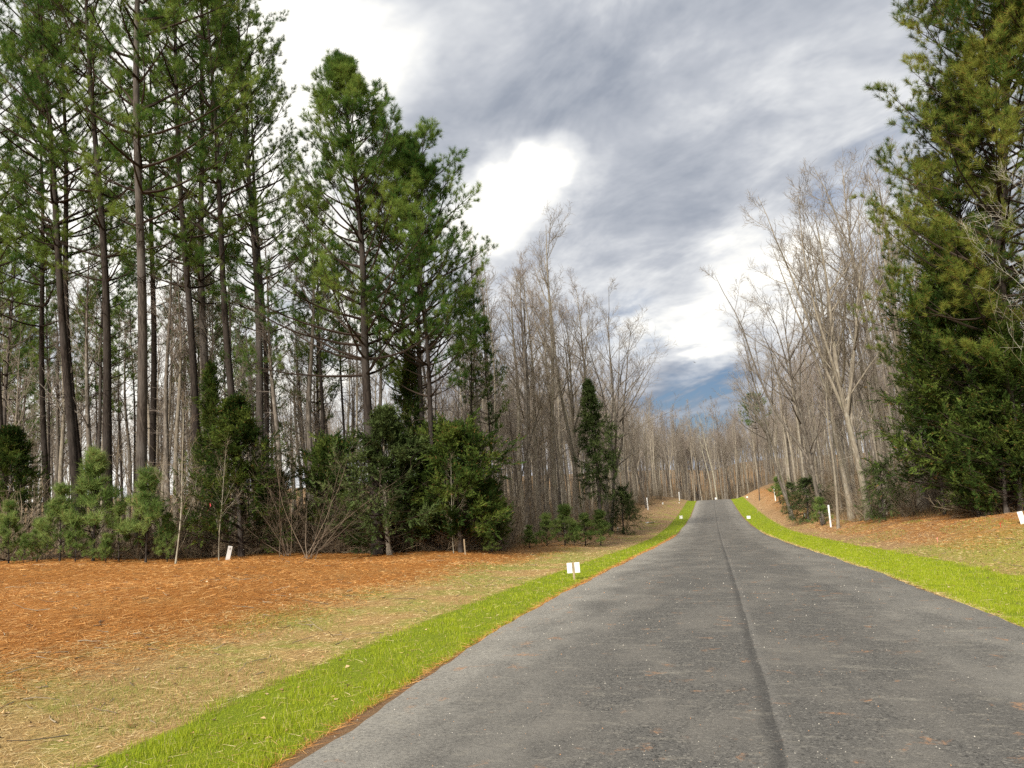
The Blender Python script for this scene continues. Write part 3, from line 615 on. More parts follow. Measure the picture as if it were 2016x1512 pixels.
FAN = make_shrub('fan_shrub', 4.4, 106, stems=10, lean=(5, 60), n2=12, n3=7, arch=.01, fine=.5, mat='dark_twig')
LEAFY = make_shrub('leafy_sapling', 3.2, 105, stems=6, lean=(2, 28), leaf='beech_leaf')

def put_tree(pr, name, base, top_dir=(0, 0, 1), height=None, spin=None, label='', cat='tree', group=None, fat=1.0, wide=1.0):
    k = (height or pr['H'])/pr['H']; spin = rng.random()*6.28 if spin is None else spin
    q = Vector((0, 0, 1)).rotation_difference(Vector(tuple(top_dir)).normalized()) @ Quaternion((0, 0, 1), spin)
    if 'mesh' in pr:
        o = link(name, pr['mesh']); tag(o, label, cat, group)
    else:
        o = bpy.data.objects.new(name, None); o.empty_display_size = .3; COL.objects.link(o); tag(o, label, cat, group)
        t = link('trunk', pr['trunk'], o); t.scale = (fat, fat, 1)
        link('crown', pr['crown'], o)
    o.rotation_mode = 'QUATERNION'; o.rotation_quaternion = q; o.scale = (k*wide, k*wide, k); o.location = tuple(base)
    return o
def by_px(pr, name, u0, v0, u1, v1, depth, height, label, group=None, fat=1.0, spin=None, wide=1.0):
    """a tree whose stem passes two photo points at a given distance and whose foot is on the ground"""
    A = EYE+ray(u0, v0)*depth; B = EYE+ray(u1, v1)*depth; d = (B-A)/np.linalg.norm(B-A)
    P = A.copy()
    for _ in range(8): P = P-d*(P[2]-gz(P[0], P[1]))/d[2]
    return put_tree(pr, name, P, d, height, spin, label, 'tree', group, fat, wide)

# ------------------------------------------------------------------ the pines at the clearing
# (prototype, lower point, upper point, distance, height, trunk thickness, label)
for a in [
    (PINE[0], 276, 950, 250, 200, 28.5, 29.5, .70, 30, 'thick grey pine trunk standing clear in front of the stand behind young pines'),
    (PINE[1], 146, 850, 128, 400, 36.0, 30, .80, 10, 'tall pine whose trunk is paired with a darker one close behind'),
    (PINE[1], 156, 850, 142, 400, 39.0, 29.0, .78, 80, 'darker pine standing right behind another trunk at the clearing edge'),
    (PINE[2], 208, 850, 194, 400, 34.0, 29, .74, 140, 'dark pine between the paired trunks and the thick grey trunk'),
    (PINE[1], 296, 880, 283, 500, 43.0, 30, .75, 200, 'slim dark pine just behind the thick grey pine trunk'),
    (PINE[2], 387, 880, 368, 450, 36.0, 29.5, .72, 250, 'straight pine rising behind the pale sapling at the clearing edge'),
    (PINE[0], 415, 800, 405, 450, 41.0, 31, .80, 300, 'slender pine behind the tall cedar, next to the straight pine'),
    (PINE[1], 469, 850, 452, 420, 34.0, 27, .76, 20, 'grey trunked pine rising right above the numbered white lot marker'),
    (PINE[0], 507, 850, 489, 470, 39.0, 29, .80, 110, 'dark pine close beside the grey trunked pine above the lot marker'),
    (PINE[2], 522, 850, 513, 500, 46.0, 30, .60, 170, 'thin dark pine at the outer end of the row of tall pines'),
    (PINE[2], 85, 760, 76, 450, 42.0, 29.0, .60, 60, 'thin dark pine near the edge of the picture beside paired trunks'),
    (PINE[0], 8, 800, 5, 500, 38.0, 29.0, .70, 220, 'pine cut by the edge of the picture at the clearing corner'),
    (PINE_FULL, 729, 800, 692, 100, 30.5, 19.8, .86, 75, 'full crowned pine with pointed top, tallest before the gap of sky'),
    (PINE_SIDE, 822, 800, 800, 300, 33.0, 17.6, .80, 15, 'pine with dense dark crown just right of the full pointed pine'),
    (PINE_SIDE, 855, 830, 838, 400, 31.5, 15.8, .85, 190, 'lower pine whose long boughs reach towards the bare trees'),
    (PINE_SIDE, 806, 760, 790, 300, 35.5, 18.0, .60, 265, 'slim pine half hidden between two fuller pines'),
    (PINE_THIN[0], 625, 850, 611, 520, 40.0, 18.5, .85, 33, 'thin straight pine in the gap left of the full pointed pine'),
    (PINE_THIN[1], 668, 760, 661, 560, 46.0, 17.5, .80, 133, 'thinner pine close left of the full pointed pine trunk'),
    (PINE_THIN[1], 929, 850, 919, 640, 39.0, 13.0, .70, 210, 'spindly pine with sparse needles at the end of the pine stand'),
    (PINE_THIN[0], 961, 850, 952, 650, 41.0, 12.0, .60, 290, 'spindly pine with a green tuft among grey bare trees'),
]:
    by_px(a[0], 'pine_tree', a[1], a[2], a[3], a[4], a[5], a[6], a[9], 'pines at the clearing', a[7], R(a[8]))
pi_ = 0
for i in range(26):
    u = rng.uniform(-60, 640); dp = rng.uniform(42, 78); b = spot(u, dp)
    put_tree(PINE_THIN[i % 2] if i % 3 else PINE[i % 3], 'pine_tree', b, (rng.normal(-.02, .015), rng.normal(0, .015), 1), rng.uniform(17, 23), None,
             'slim pine deep in the wood behind the tall pine row', 'tree', 'pines deep in the wood', .62)
# pines on the other side of the road
by_px(PINE_GOLD, 'pine_tree', 2000, 900, 1985, 300, 32.0, 27.5, 'huge golden green pine overhanging dark cedars at the picture edge', None, 1.0, R(40))
by_px(PINE_GOLD, 'pine_tree', 2120, 900, 2100, 300, 31.0, 27.0, 'golden green pine cut off by the picture edge behind cedars', None, 1.0, R(200))
by_px(PINE_GOLD, 'pine_tree', 1915, 900, 1900, 400, 36.0, 19.0, 'dark green pine beneath the huge golden pine beside bare trees', None, 1.0, R(100))
by_px(PINE_FAR, 'pine_tree', 1492, 900, 1488, 800, 112, 15.0, 'lone green topped pine among the bare wood beyond the crest', None, .6, R(10))

# ------------------------------------------------------------------ evergreens under the trees
def ever(pr, name, u, depth, vtop, label, group=None, spin=None, wide=1.0, cat='tree', lean=(0, 0)):
    b = spot(u, depth); vb = proj(b)[1]; h = (vb-vtop)*depth/FPX*1.0
    return put_tree(pr, name, b, (lean[0], lean[1], 1), h, spin, label, cat, group, 1.0, wide)
ever(CEDAR[0], 'cedar_tree', 475, 28.8, 790, 'broad dark cedar behind the numbered white lot marker', wide=1.25)
ever(CEDAR[2], 'cedar_tree', 412, 31, 720, 'tall narrow cedar behind the straight pine trunks', wide=.85)
ever(CEDAR[1], 'cedar_tree', 655, 31.5, 885, 'dark cedar bush behind the spreading twiggy shrub', wide=.9)
ever(HOLLY, 'cedar_tree', 765, 30.2, 818, 'greyish green cedar at the foot of the full pointed pine', wide=1.1)
ever(CEDAR[2], 'cedar_tree', 818, 32.5, 690, 'slim cedar spire rising behind the greyish green cedar')
ever(CEDAR[1], 'cedar_tree', 905, 30.8, 860, 'blackish cedar bush beside the thin wooden stake', wide=1.15)
ever(CEDAR[1], 'cedar_tree', 850, 31.5, 870, 'dark cedar bush wedged between the greyish and blackish cedars', wide=.9)
ever(CEDAR[1], 'cedar_tree', 965, 33, 960, 'small dark cedar at the corner where the wood turns', wide=.8)
ever(CEDAR[0], 'cedar_tree', 10, 32, 850, 'dark evergreen at the picture edge above the young pines', wide=1.2)
ever(CEDAR[1], 'cedar_tree', 540, 30.5, 945, 'low dark cedar between the broad cedar and twiggy shrub', wide=.8)
ever(HEMLOCK[0], 'conifer_tree', 1182, 58, 750, 'dark ragged conifer standing alone before grey bare trees', wide=.95, lean=(-.03, 0))
ever(HEMLOCK[1], 'conifer_tree', 1226, 64, 962, 'small drooping conifer at the wood edge by the leafy bank')
ever(HEMLOCK[1], 'conifer_tree', 1240, 84, 975, 'tiny conifer along the wood edge past the drooping one')
ever(CEDAR[0], 'cedar_tree', 1950, 33.5, 470, 'tall dark cedar under the huge golden pine', wide=1.05)
ever(CEDAR[0], 'cedar_tree', 2015, 30.5, 640, 'dense cedar cut by the picture edge over the orange bank', wide=1.2)
ever(CEDAR[0], 'cedar_tree', 1890, 38, 560, 'ragged cedar with long low boughs reaching over bare brush', wide=.72)
ever(HEMLOCK[0], 'conifer_tree', 1862, 37, 640, 'thin dark conifer with flat boughs beside the ragged cedar', wide=.5)
ever(HEMLOCK[1], 'conifer_tree', 1742, 43, 915, 'bushy green conifer on the bank between brush and bare trunks', wide=1.15)
ever(HEMLOCK[1], 'conifer_tree', 1592, 62, 945, 'spreading low conifer just behind the small white stake', wide=1.5)
ever(HEMLOCK[1], 'conifer_tree', 1562, 78, 952, 'low conifer under the twin dark trunks')
ever(HEMLOCK[1], 'conifer_tree', 1420, 165, 975, 'tiny dark conifer in the far wood where the road ends')
ever(CEDAR[0], 'cedar_tree', 1985, 30.8, 765, 'feathery cedar hiding the foot of the huge golden pine', wide=1.25)
ever(CEDAR[0], 'cedar_tree', 1930, 32.5, 850, 'short cedar spreading over the orange bank', wide=1.15)
ever(CEDAR[1], 'cedar_tree', 1965, 36, 880, 'low cedar filling in beneath the tall dark cedar', wide=1.2)
ORD = ['first', 'second', 'third', 'fourth', 'fifth', 'sixth', 'seventh', 'eighth', 'ninth', 'tenth']
for i, (u, dp, vt) in enumerate(sorted([(20, 27.2, 985), (75, 27.4, 1015), (120, 27.0, 955), (185, 27.0, 898), (150, 26.6, 1015), (235, 27.2, 985), (288, 26.9, 932), (330, 27.2, 1005), (210, 26.4, 1040), (50, 26.6, 1040)])):
    ever(YOUNG[i % 3], 'young_pine', u, dp, vt+18, ORD[i]+' young pine from the picture edge in the light green thicket by the clearing', 'young pines by the clearing corner', cat='tree', wide=rng.uniform(.8, 1.1))
for i, (u, dp, vt) in enumerate(sorted([(1040, 38.5, 1040), (1075, 40, 1018), (1110, 41, 1005), (1150, 43, 1018), (1180, 46, 1015), (1128, 41, 1035)])):
    ever(YOUNG[i % 3], 'young_pine', u, dp, vt, ORD[i]+' bushy young pine counted from the pine stand in the roadside thicket', 'young pines in the roadside thicket', wide=1.35)
ever(YOUNG[0], 'young_pine', 960, 31.3, 1052, 'small young pine beside the thin wooden stake', wide=1.2)
ever(YOUNG[1], 'young_pine', 1618, 53, 985, 'light green young pine behind the nearest white post', wide=1.2)
ever(YOUNG[2], 'young_pine', 1540, 92, 945, 'young pine at the bank top behind the second white post', wide=1.3)

# ------------------------------------------------------------------ bare trees one can tell apart
for a in [
    (BARE[0], 1096, 1000, 1058, 470, 58, 24.0, .95, 'tallest bare tree by the road, its top over the others'),
    (BARE[1], 1143, 1000, 1098, 600, 60, 21.0, .95, 'pale straight bare trunk right beside the dark ragged conifer'),
    (BARE[3], 1128, 980, 1105, 600, 64, 22.5, .9, 'forked bare tree behind the tallest bare tree'),
    (BARE[1], 1190, 960, 1150, 600, 66, 21.5, .9, 'bare tree rising behind the dark ragged conifer'),
    (BARE_BIG[1], 1205, 980, 1212, 720, 66, 21.0, .7, 'spreading bare tree whose arching boughs lean over the sky gap'),
    (BARE[2], 1050, 980, 1030, 650, 52, 18.0, .8, 'dark barked bare tree just past the last pine'),
    (BARE[4], 985, 980, 965, 650, 50, 17.0, .8, 'slim bare tree behind the spindly pines'),
    (BARE[2], 1265, 960, 1238, 830, 105, 18.0, .9, 'bare tree over the first white post at the left bank'),
    (POLE[1], 1010, 990, 1080, 745, 46, 10.5, 1.2, 'dark dead tree leaning hard towards the road'),
    (POLE[1], 1008, 1000, 1002, 900, 44, 6.5, 1.5, 'crooked dark little tree before the grey wood'),
    (BARE[2], 1545, 960, 1490, 760, 68, 18.0, .9, 'front one of twin dark trunks past the road bend bank'),
    (BARE[3], 1538, 950, 1478, 740, 72, 18.0, .8, 'rear one of twin dark trunks at the bank top'),
    (BARE_BIG[1], 1606, 960, 1560, 740, 56, 20.5, .8, 'bare tree with boughs arching far out over the road'),
    (BARE_BIG[0], 1688, 900, 1632, 600, 46, 23.5, .95, 'big many limbed bare tree crowning the roadside row'),
    (BARE[3], 1660, 900, 1620, 600, 52, 23.0, .9, 'bare tree pressed behind the big many limbed one'),
    (BARE_BIG[0], 1800, 900, 1735, 480, 46, 24.5, .95, 'tall pale bare tree beside the golden pine'),
    (BARE[0], 1752, 880, 1690, 520, 54, 25.0, .9, 'slender bare tree between the big bare one and golden pine'),
    (BARE[1], 1650, 1030, 1640, 880, 47, 12.0, .8, 'thin young bare tree close to the nearest white post'),
    (SAPLING, 347, 1080, 358, 800, 26.2, 5.4, 1.0, 'pale slim sapling standing before the pines at the clearing'),
    (SAPLING_WIDE, 2120, 950, 2070, 560, 25, 11, 1.0, 'pale sapling whose white twigs cross the dark cedars'),
    (SAPLING, 432, 1085, 445, 900, 27.2, 4.0, .8, 'thin pale stem beside the broad dark cedar'),
    (SAPLING, 893, 1088, 890, 950, 30.0, 3.6, .7, 'thin pale stem before the blackish cedar bush'),
]:
    o = by_px(a[0], 'bare_tree', a[1], a[2], a[3], a[4], a[5], a[6], a[8], 'bare trees by the clearing and road', a[7])
PALE = make_bare('pale_trunk_tree', 21, .55, 95, spread=.6, n1=13, n2=5, n3=4, n4=2, bark='pale_bark')
by_px(PALE, 'bare_tree', 1411, 980, 1383, 845, 160, 19, 'white trunked tree leaning at the far end of the road', 'bare trees by the clearing and road', .9)
by_px(PALE, 'bare_tree', 1398, 960, 1374, 840, 166, 19, 'second white trunk leaning beside the first beyond the crest', 'bare trees by the clearing and road', .8)
by_px(BARE[4], 'bare_tree', 1428, 980, 1418, 880, 158, 20, 'straight grey trunk standing just where the road ends', 'bare trees by the clearing and road', 1.1)

# ------------------------------------------------------------------ the wood behind: individuals, then one mass
def scatter(n, u0, u1, d0, d1, side, gap=1.2, taken=[]):
    out = []
    tries = 0
    while len(out) < n and tries < 9000:
        tries += 1
        u = rng.uniform(u0, u1); dp = d0*(d1/d0)**rng.random(); b = spot(u, dp)
        if side == 'L' and b[0] > left_edge(b[1])-.8: continue
        if side == 'R' and b[0] < right_edge(b[1])+.8: continue
        if any((b[0]-q[0])**2+(b[1]-q[1])**2 < gap**2 for q in taken): continue
        taken.append(b); out.append(b)
    return out
def wood(n, u0, u1, d0, d1, side, label, group, prs, hs, gap=1.2, lean=.03):
    for i, b in enumerate(scatter(n, u0, u1, d0, d1, side, gap)):
        pr = prs[rng.integers(0, len(prs))]
        put_tree(pr, 'bare_tree', b, (rng.normal(-.025, lean), rng.normal(0, lean), 1), rng.uniform(*hs), None, label, 'tree', group, rng.uniform(.8, 1.15))
wood(70, -60, 950, 36, 90, 'L', 'thin bare tree in the wood seen between the pine trunks', 'bare trees behind the pines', [BARE[2], BARE[4], BARE[1], POLE[0], POLE[1]], (12, 18))
wood(75, 930, 1330, 44, 130, 'L', 'slender grey bare tree in the dense wood before the sky gap', 'bare trees along one roadside', [BARE[0], BARE[1], BARE[2], BARE[4], POLE[0], POLE[1]], (13, 19.5))
wood(70, 1500, 2050, 44, 120, 'R', 'slender brownish bare tree in the wood beside the golden pine', 'bare trees along the other roadside', [BARE[0], BARE[1], BARE[3], BARE[4], POLE[0], POLE[1]], (13, 21))
wood(60, 1250, 1560, 158, 215, 'F', 'bare tree in the far wood closing the end of the road', 'bare trees beyond the crest', BARE+[POLE[0]], (17, 22.5), gap=1.5)
PR = BARE+POLE
pts, var = [], []
def mass(n, u0, u1, d0, d1, side):
    for b in scatter(n, u0, u1, d0, d1, side, .9):
        pts.append(b-np.array([0, 0, .1])); var.append(rng.integers(0, len(PR)))
mass(340, -120, 1000, 60, 230, 'L'); mass(230, 950, 1330, 80, 260, 'L'); mass(300, 1500, 2100, 70, 230, 'R'); mass(420, 1180, 1640, 165, 330, 'F')
PR = PR+[dict(trunk=q['mesh'], crown=None) for q in SHRUB[:3]]
def brush_mass(n, u0, u1, d0, d1, side):
    for b in scatter(n, u0, u1, d0, d1, side, .5): pts.append(b-np.array([0, 0, .1])); var.append(len(PR)-3+rng.integers(0, 3))
brush_mass(160, -120, 1000, 42, 120, 'L'); brush_mass(160, 950, 1330, 60, 180, 'L'); brush_mass(160, 1500, 2100, 50, 150, 'R'); brush_mass(260, 1180, 1640, 168, 230, 'F')
# ------------------------------------------------------------------ brush along the wood edges
def brush(n, u0, u1, side, inner, label, group, d0=24, d1=130, prs=SHRUB, sc0=.6, sc1=1.25):
    c = 0; tries = 0
    while c < n and tries < 20000:
        tries += 1
        u = rng.uniform(u0, u1); dp = d0*(d1/d0)**rng.random(); b = spot(u, dp)
        inn = left_edge(b[1])-b[0] if side == 'L' else b[0]-right_edge(b[1])
        if side == 'F': inn = 1.0
        if not (inner[0] < inn < inner[1]): continue
        pr = prs[rng.integers(0, len(prs))]; s = pr['H']*rng.uniform(sc0, sc1)
        put_tree(pr, 'bare_shrub', b, (rng.normal(0, .08), rng.normal(0, .08), 1), s, None, label, 'shrub', group)
        c += 1
brush(105, -40, 980, 'L', (-.3, 6), 'brown leafless brush tangled under the tall pines', 'brush under the pines', 25, 42)
brush(55, 960, 1340, 'L', (.2, 8), 'leafless brush at the foot of the roadside bare trees', 'brush along one roadside', 34, 140)
brush(75, 1500, 2050, 'R', (-.3, 7), 'leafless brush on the bank below the golden pine and bare trees', 'brush along the other roadside', 28, 125)
brush(14, 1290, 1540, 'F', (0, 9), 'low brush in the far wood beyond the crest', 'brush beyond the crest', 156, 175, sc0=.7, sc1=1.4)
brush(70, -40, 1000, 'L', (-.5, 1.5), 'low twiggy growth fringing the pine needle clearing', 'low growth at the clearing edge', 24, 40, [SHRUB[3], SHRUB[1]], .35, .8)
put_tree(FAN, 'bare_shrub', spot(606, 27.8), (.40, .02, 1), 4.3, 1.0, 'large twiggy shrub fanning out beside the lot marker', 'shrub', None)
put_tree(FAN, 'bare_shrub', spot(566, 28.6), (.08, .02, 1), 4.3, 2.6, 'upright twiggy shrub next to the large fanning shrub', 'shrub', None)
for i, (u, dp, h) in enumerate([(1392, 158, 5.5), (1404, 161, 4.5), (1148, 57, 3.0), (1165, 62, 2.6), (1335, 160, 4), (1110, 60, 2.6)]):
    put_tree(LEAFY, 'leafy_sapling', spot(u, dp), (0, 0, 1), h, None, 'sapling still holding orange brown leaves under the bare trees', 'tree', 'saplings with dry leaves')

pm = bpy.data.meshes.new('woods'); pm.vertices.add(len(pts)); pm.vertices.foreach_set('co', np.array(pts, np.float32).ravel())
pm.attributes.new('variant', 'INT', 'POINT').data.foreach_set('value', np.array(var, np.int32)); pm.update()
woods = tag(link('woods', pm), 'mass of bare grey trees deep in the wood on all sides', 'woods', kind='stuff')
ng = bpy.data.node_groups.new('plant_woods', 'GeometryNodeTree')
ng.interface.new_socket(name='Geometry', in_out='INPUT', socket_type='NodeSocketGeometry'); ng.interface.new_socket(name='Geometry', in_out='OUTPUT', socket_type='NodeSocketGeometry')
gi = ng.nodes.new('NodeGroupInput'); go = ng.nodes.new('NodeGroupOutput'); joinall = ng.nodes.new('GeometryNodeJoinGeometry')
an = ng.nodes.new('GeometryNodeInputNamedAttribute'); an.data_type = 'INT'; an.inputs['Name'].default_value = 'variant'
mp = ng.nodes.new('GeometryNodeMeshToPoints'); ng.links.new(gi.outputs[0], mp.inputs['Mesh'])
def example(mesh, nm):          # an object of the scene that already uses this mesh
    for o in sc.objects:
        if o.type == 'MESH' and o.data == mesh: return o
for k, pr in enumerate(PR):
    jn = ng.nodes.new('GeometryNodeJoinGeometry')
    for me in (pr['trunk'], pr['crown']):
        if me is None: continue
        oi = ng.nodes.new('GeometryNodeObjectInfo'); oi.transform_space = 'ORIGINAL'; oi.inputs['As Instance'].default_value = False
        oi.inputs['Object'].default_value = example(me, 'x'); ng.links.new(oi.outputs['Geometry'], jn.inputs[0])
    cmp_ = ng.nodes.new('FunctionNodeCompare'); cmp_.data_type = 'INT'; cmp_.operation = 'EQUAL'
    ng.links.new(an.outputs['Attribute'], cmp_.inputs[2]); cmp_.inputs[3].default_value = k
    rv = ng.nodes.new('FunctionNodeRandomValue'); rv.data_type = 'FLOAT_VECTOR'; rv.inputs[0].default_value = (-.04, -.05, 0); rv.inputs[1].default_value = (.04, .0, 6.28); rv.inputs['Seed'].default_value = 3+k
    rs = ng.nodes.new('FunctionNodeRandomValue'); rs.data_type = 'FLOAT'; rs.inputs[2].default_value = .66; rs.inputs[3].default_value = .9; rs.inputs['Seed'].default_value = 30+k
    ip = ng.nodes.new('GeometryNodeInstanceOnPoints')
    ng.links.new(mp.outputs[0], ip.inputs['Points']); ng.links.new(cmp_.outputs[0], ip.inputs['Selection']); ng.links.new(jn.outputs[0], ip.inputs['Instance'])
    ng.links.new(rv.outputs[0], ip.inputs['Rotation']); ng.links.new(rs.outputs[1], ip.inputs['Scale']); ng.links.new(ip.outputs[0], joinall.inputs[0])
ng.links.new(joinall.outputs[0], go.inputs[0])
md = woods.modifiers.new('plant', 'NODES'); md.node_group = ng

# ------------------------------------------------------------------ grass, straw, litter
def cam_sample(n, d0, d1, u0, u1, pw=1.0):
    d = d0*(d1/d0)**(rng.random(n)**pw); u = u0+(u1-u0)*rng.random(n)
    D = CF_[None]+CR_[None]*((u-CX)/FPX)[:, None]; D = D[:, :2]; P = EYE[:2]+D*d[:, None]
    return P[:, 0], P[:, 1], d
def blades(x, y, h, wd, lean, mat, name, flat=False):
    n = len(x); z = ground(x, y); a = rng.random(n)*6.28; b = rng.random(n)*6.28
    base = np.stack([x, y, z-.005], 1); side = np.stack([np.cos(a), np.sin(a), np.zeros(n)], 1)*wd[:, None]/2
    if flat: tip = base+np.stack([np.cos(b), np.sin(b), .10+.16*rng.random(n)], 1)*h[:, None]; base[:, 2] += .012
    else: tip = base+np.stack([np.cos(b)*lean, np.sin(b)*lean, np.ones(n)], 1)*h[:, None]
    if flat: side = np.stack([-np.sin(b), np.cos(b), .3*rng.normal(0, 1, n)], 1)*wd[:, None]/2
    V = np.stack([base-side, base+side, tip], 1).reshape(-1, 3)
    return build_mesh(name, [(V, np.arange(3*n).reshape(-1, 3), mat)], smooth=False)
def grass_mat():
    m, t = new_mat('fresh_grass'); p = worldco(t); r = island(t)
    s = t.new('ShaderNodeSeparateXYZ'); t.put(s.inputs[0], p); x = s.outputs[0]
    nb = t.noise(p, 1.2, 4, .6)
    c = t.mix(r, (.050, .145, .010, 1), (.17, .35, .020, 1))
    c = t.mix(t.ramp(nb, .48, .72, 0, .35), c, (.25, .37, .02, 1))
    c = t.mix(t.ramp(t.noise(p, 3.1, 3, .6), .56, .70, 0, .6), c, (.05, .13, .012, 1))
    yl = t.math('MAXIMUM', t.ramp(t.math('ADD', x, t.math('MULTIPLY', nb, .5)), XC-HW-.4, XC-HW+.15), t.ramp(t.math('ADD', x, t.math('MULTIPLY', nb, .8)), XC+HW+1.3, XC+HW+.6))
    c = t.mix(t.math('MULTIPLY', yl, .8), c, t.mix(r, (.24, .32, .01, 1), (.48, .48, .03, 1)))
    c = t.mix(t.ramp(r, .95, .97), c, (.55, .47, .22, 1))
    finish(t, c, .6, .2, translucent=.3); return m
def litter_mat(name, cols, tr=.15):
    m, t = new_mat(name); r = island(t)
    cr = t.new('ShaderNodeValToRGB'); t.put(cr.inputs[0], r); e = cr.color_ramp.elements; cr.color_ramp.interpolation = 'CONSTANT'
    e[0].position = 0; e[0].color = cols[0]; e[1].position = 1/len(cols); e[1].color = cols[1]
    for i, c in enumerate(cols[2:], 2): q = e.new(i/len(cols)); q.color = c
    finish(t, cr.outputs[0], .8, .2, translucent=tr); return m
M['grass'] = grass_mat()
M['straw_bits'] = litter_mat('straw_bits', [(.64, .46, .20, 1), (.78, .63, .34, 1), (.50, .33, .13, 1), (.34, .21, .09, 1), (.70, .52, .23, 1)])
M['needle_bits'] = litter_mat('needle_bits', [(.60, .27, .07, 1), (.70, .37, .12, 1), (.46, .19, .045, 1), (.30, .12, .035, 1), (.74, .45, .18, 1)])
M['leaf_bits'] = litter_mat('leaf_bits', [(.52, .32, .16, 1), (.66, .46, .26, 1), (.30, .16, .08, 1), (.13, .08, .045, 1), (.62, .48, .30, 1), (.45, .26, .13, 1), (.58, .38, .19, 1)])
EL, ER = XC-HW, XC+HW
nz = lambda x, y: .5*np.sin(x*7.1+y*3.3)+.5*np.sin(y*5.7-x*2.9+1)
xs, ys, ds = cam_sample(900000, 3.6, 150, -250, 1450, .9)
def thin(x, y): return rng.random(len(x)) < np.clip(.80+.45*np.sin(x*3.1+y*1.3)*np.sin(y*1.9-x*1.1+.7)+.25*nz(x*1.7, y*1.5), .25, 1)
k = (xs < EL-.03-.05*np.abs(nz(xs*.7, ys*1.3))) & (xs > GRASS_L-.16*nz(xs*.5, ys*.5)-.10*rng.normal(0, 1, len(xs))) & thin(xs, ys)
x1, y1, d1 = xs[k], ys[k], ds[k]
xs, ys, ds = cam_sample(900000, 9, 150, 1400, 2250, .9)
k = (xs > ER+.03) & (xs < GRASS_R+.16*nz(xs*.5, ys*.5)+.10*rng.normal(0, 1, len(xs))) & thin(xs, ys)
x2, y2, d2 = xs[k], ys[k], ds[k]
n1, n2 = min(190000, len(x1)), min(120000, len(x2))
x = np.concatenate([x1[:n1], x2[:n2]]); y = np.concatenate([y1[:n1], y2[:n2]]); d = np.concatenate([d1[:n1], d2[:n2]])
h = (.028+.045*rng.random(len(x)))*np.clip(.75+.5*nz(x*.9, y*.9)+.3*nz(x*2.3, y*2.1), .35, 1.5)
tag(link('grass', blades(x, y, h, np.maximum(.005, .00055*d), .55*rng.random(len(x))+.1, M['grass'], 'grass')), 'bright green grass strips along both road edges', 'grass', kind='stuff')
# thin greenish growth between the straw
xs, ys, ds = cam_sample(120000, 3.6, 40, -250, 1300)
k = (xs < GRASS_L+.1) & (xs > NEEDLE_L-.4) & (np.sin(xs*1.7+ys*.6)+np.sin(ys*1.1-xs*.8+2) > .45)
x, y, d = xs[k][:40000], ys[k][:40000], ds[k][:40000]
xs, ys, ds = cam_sample(120000, 12, 70, 1500, 2250)
k = (xs > GRASS_R) & (xs < 9.5) & ((np.sin(xs*1.3+ys*.5)+np.sin(ys*.7-xs*.9+1) > .55) | ((ys < 27) & (rng.random(len(xs)) < .6)))
x = np.concatenate([x, xs[k][:16000]]); y = np.concatenate([y, ys[k][:16000]]); d = np.concatenate([d, ds[k][:16000]])
M['thin_grass'] = litter_mat('thin_grass', [(.20, .26, .04, 1), (.30, .32, .07, 1), (.14, .20, .03, 1), (.38, .34, .12, 1)], .3)
tag(link('sparse_grass', blades(x, y, .03+.04*rng.random(len(x)), np.maximum(.005, .0006*d), .8*rng.random(len(x)), M['thin_grass'], 'sparse_grass')), 'thin patchy grass growing through the dry straw', 'grass', kind='stuff')
# straw between grass and needles
xs, ys, ds = cam_sample(260000, 3.6, 120, -250, 2250)
k = ((xs < EL-.02) & (xs > NEEDLE_L-1)) | ((xs > ER+.02) & (xs < 9)); k &= ~((xs > GRASS_L) & (xs < GRASS_R) & (rng.random(len(xs)) > .10))
x, y, d = xs[k][:90000], ys[k][:90000], ds[k][:90000]
ye = 8+55*rng.random(7000)**1.4; xe = ER+.02+np.abs(rng.normal(0, .05, 7000)); x = np.concatenate([x, xe]); y = np.concatenate([y, ye]); d = np.concatenate([d, ye])
tag(link('straw', blades(x, y, .06+.12*rng.random(len(x)), np.maximum(.004, .0006*d), 0, M['straw_bits'], 'straw', True)), 'dry tan straw lying between the grass and pine needles', 'straw', kind='stuff')
# fallen pine needles, also drifted against the road edge
xs, ys, ds = cam_sample(300000, 5, 60, -250, 2250)
k = ((xs < NEEDLE_L+.9*rng.random(len(xs))) & (xs > left_edge(ys)-5)) | ((xs > 6.5) & (ys > 22) & (xs < right_edge(ys)+4))
x, y, d = xs[k][:100000], ys[k][:100000], ds[k][:100000]
ye = rng.uniform(3.5, 60, 9000)**1.0; xe = EL-.02-np.abs(rng.normal(0, .045, 9000)); x = np.concatenate([x, xe]); y = np.concatenate([y, ye]); d = np.concatenate([d, ye])
tag(link('pine_straw', blades(x, y, .08+.14*rng.random(len(x)), np.maximum(.004, .0006*d), 0, M['needle_bits'], 'pine_straw', True)), 'orange brown fallen pine needles carpeting the clearing', 'pine needles', kind='stuff')
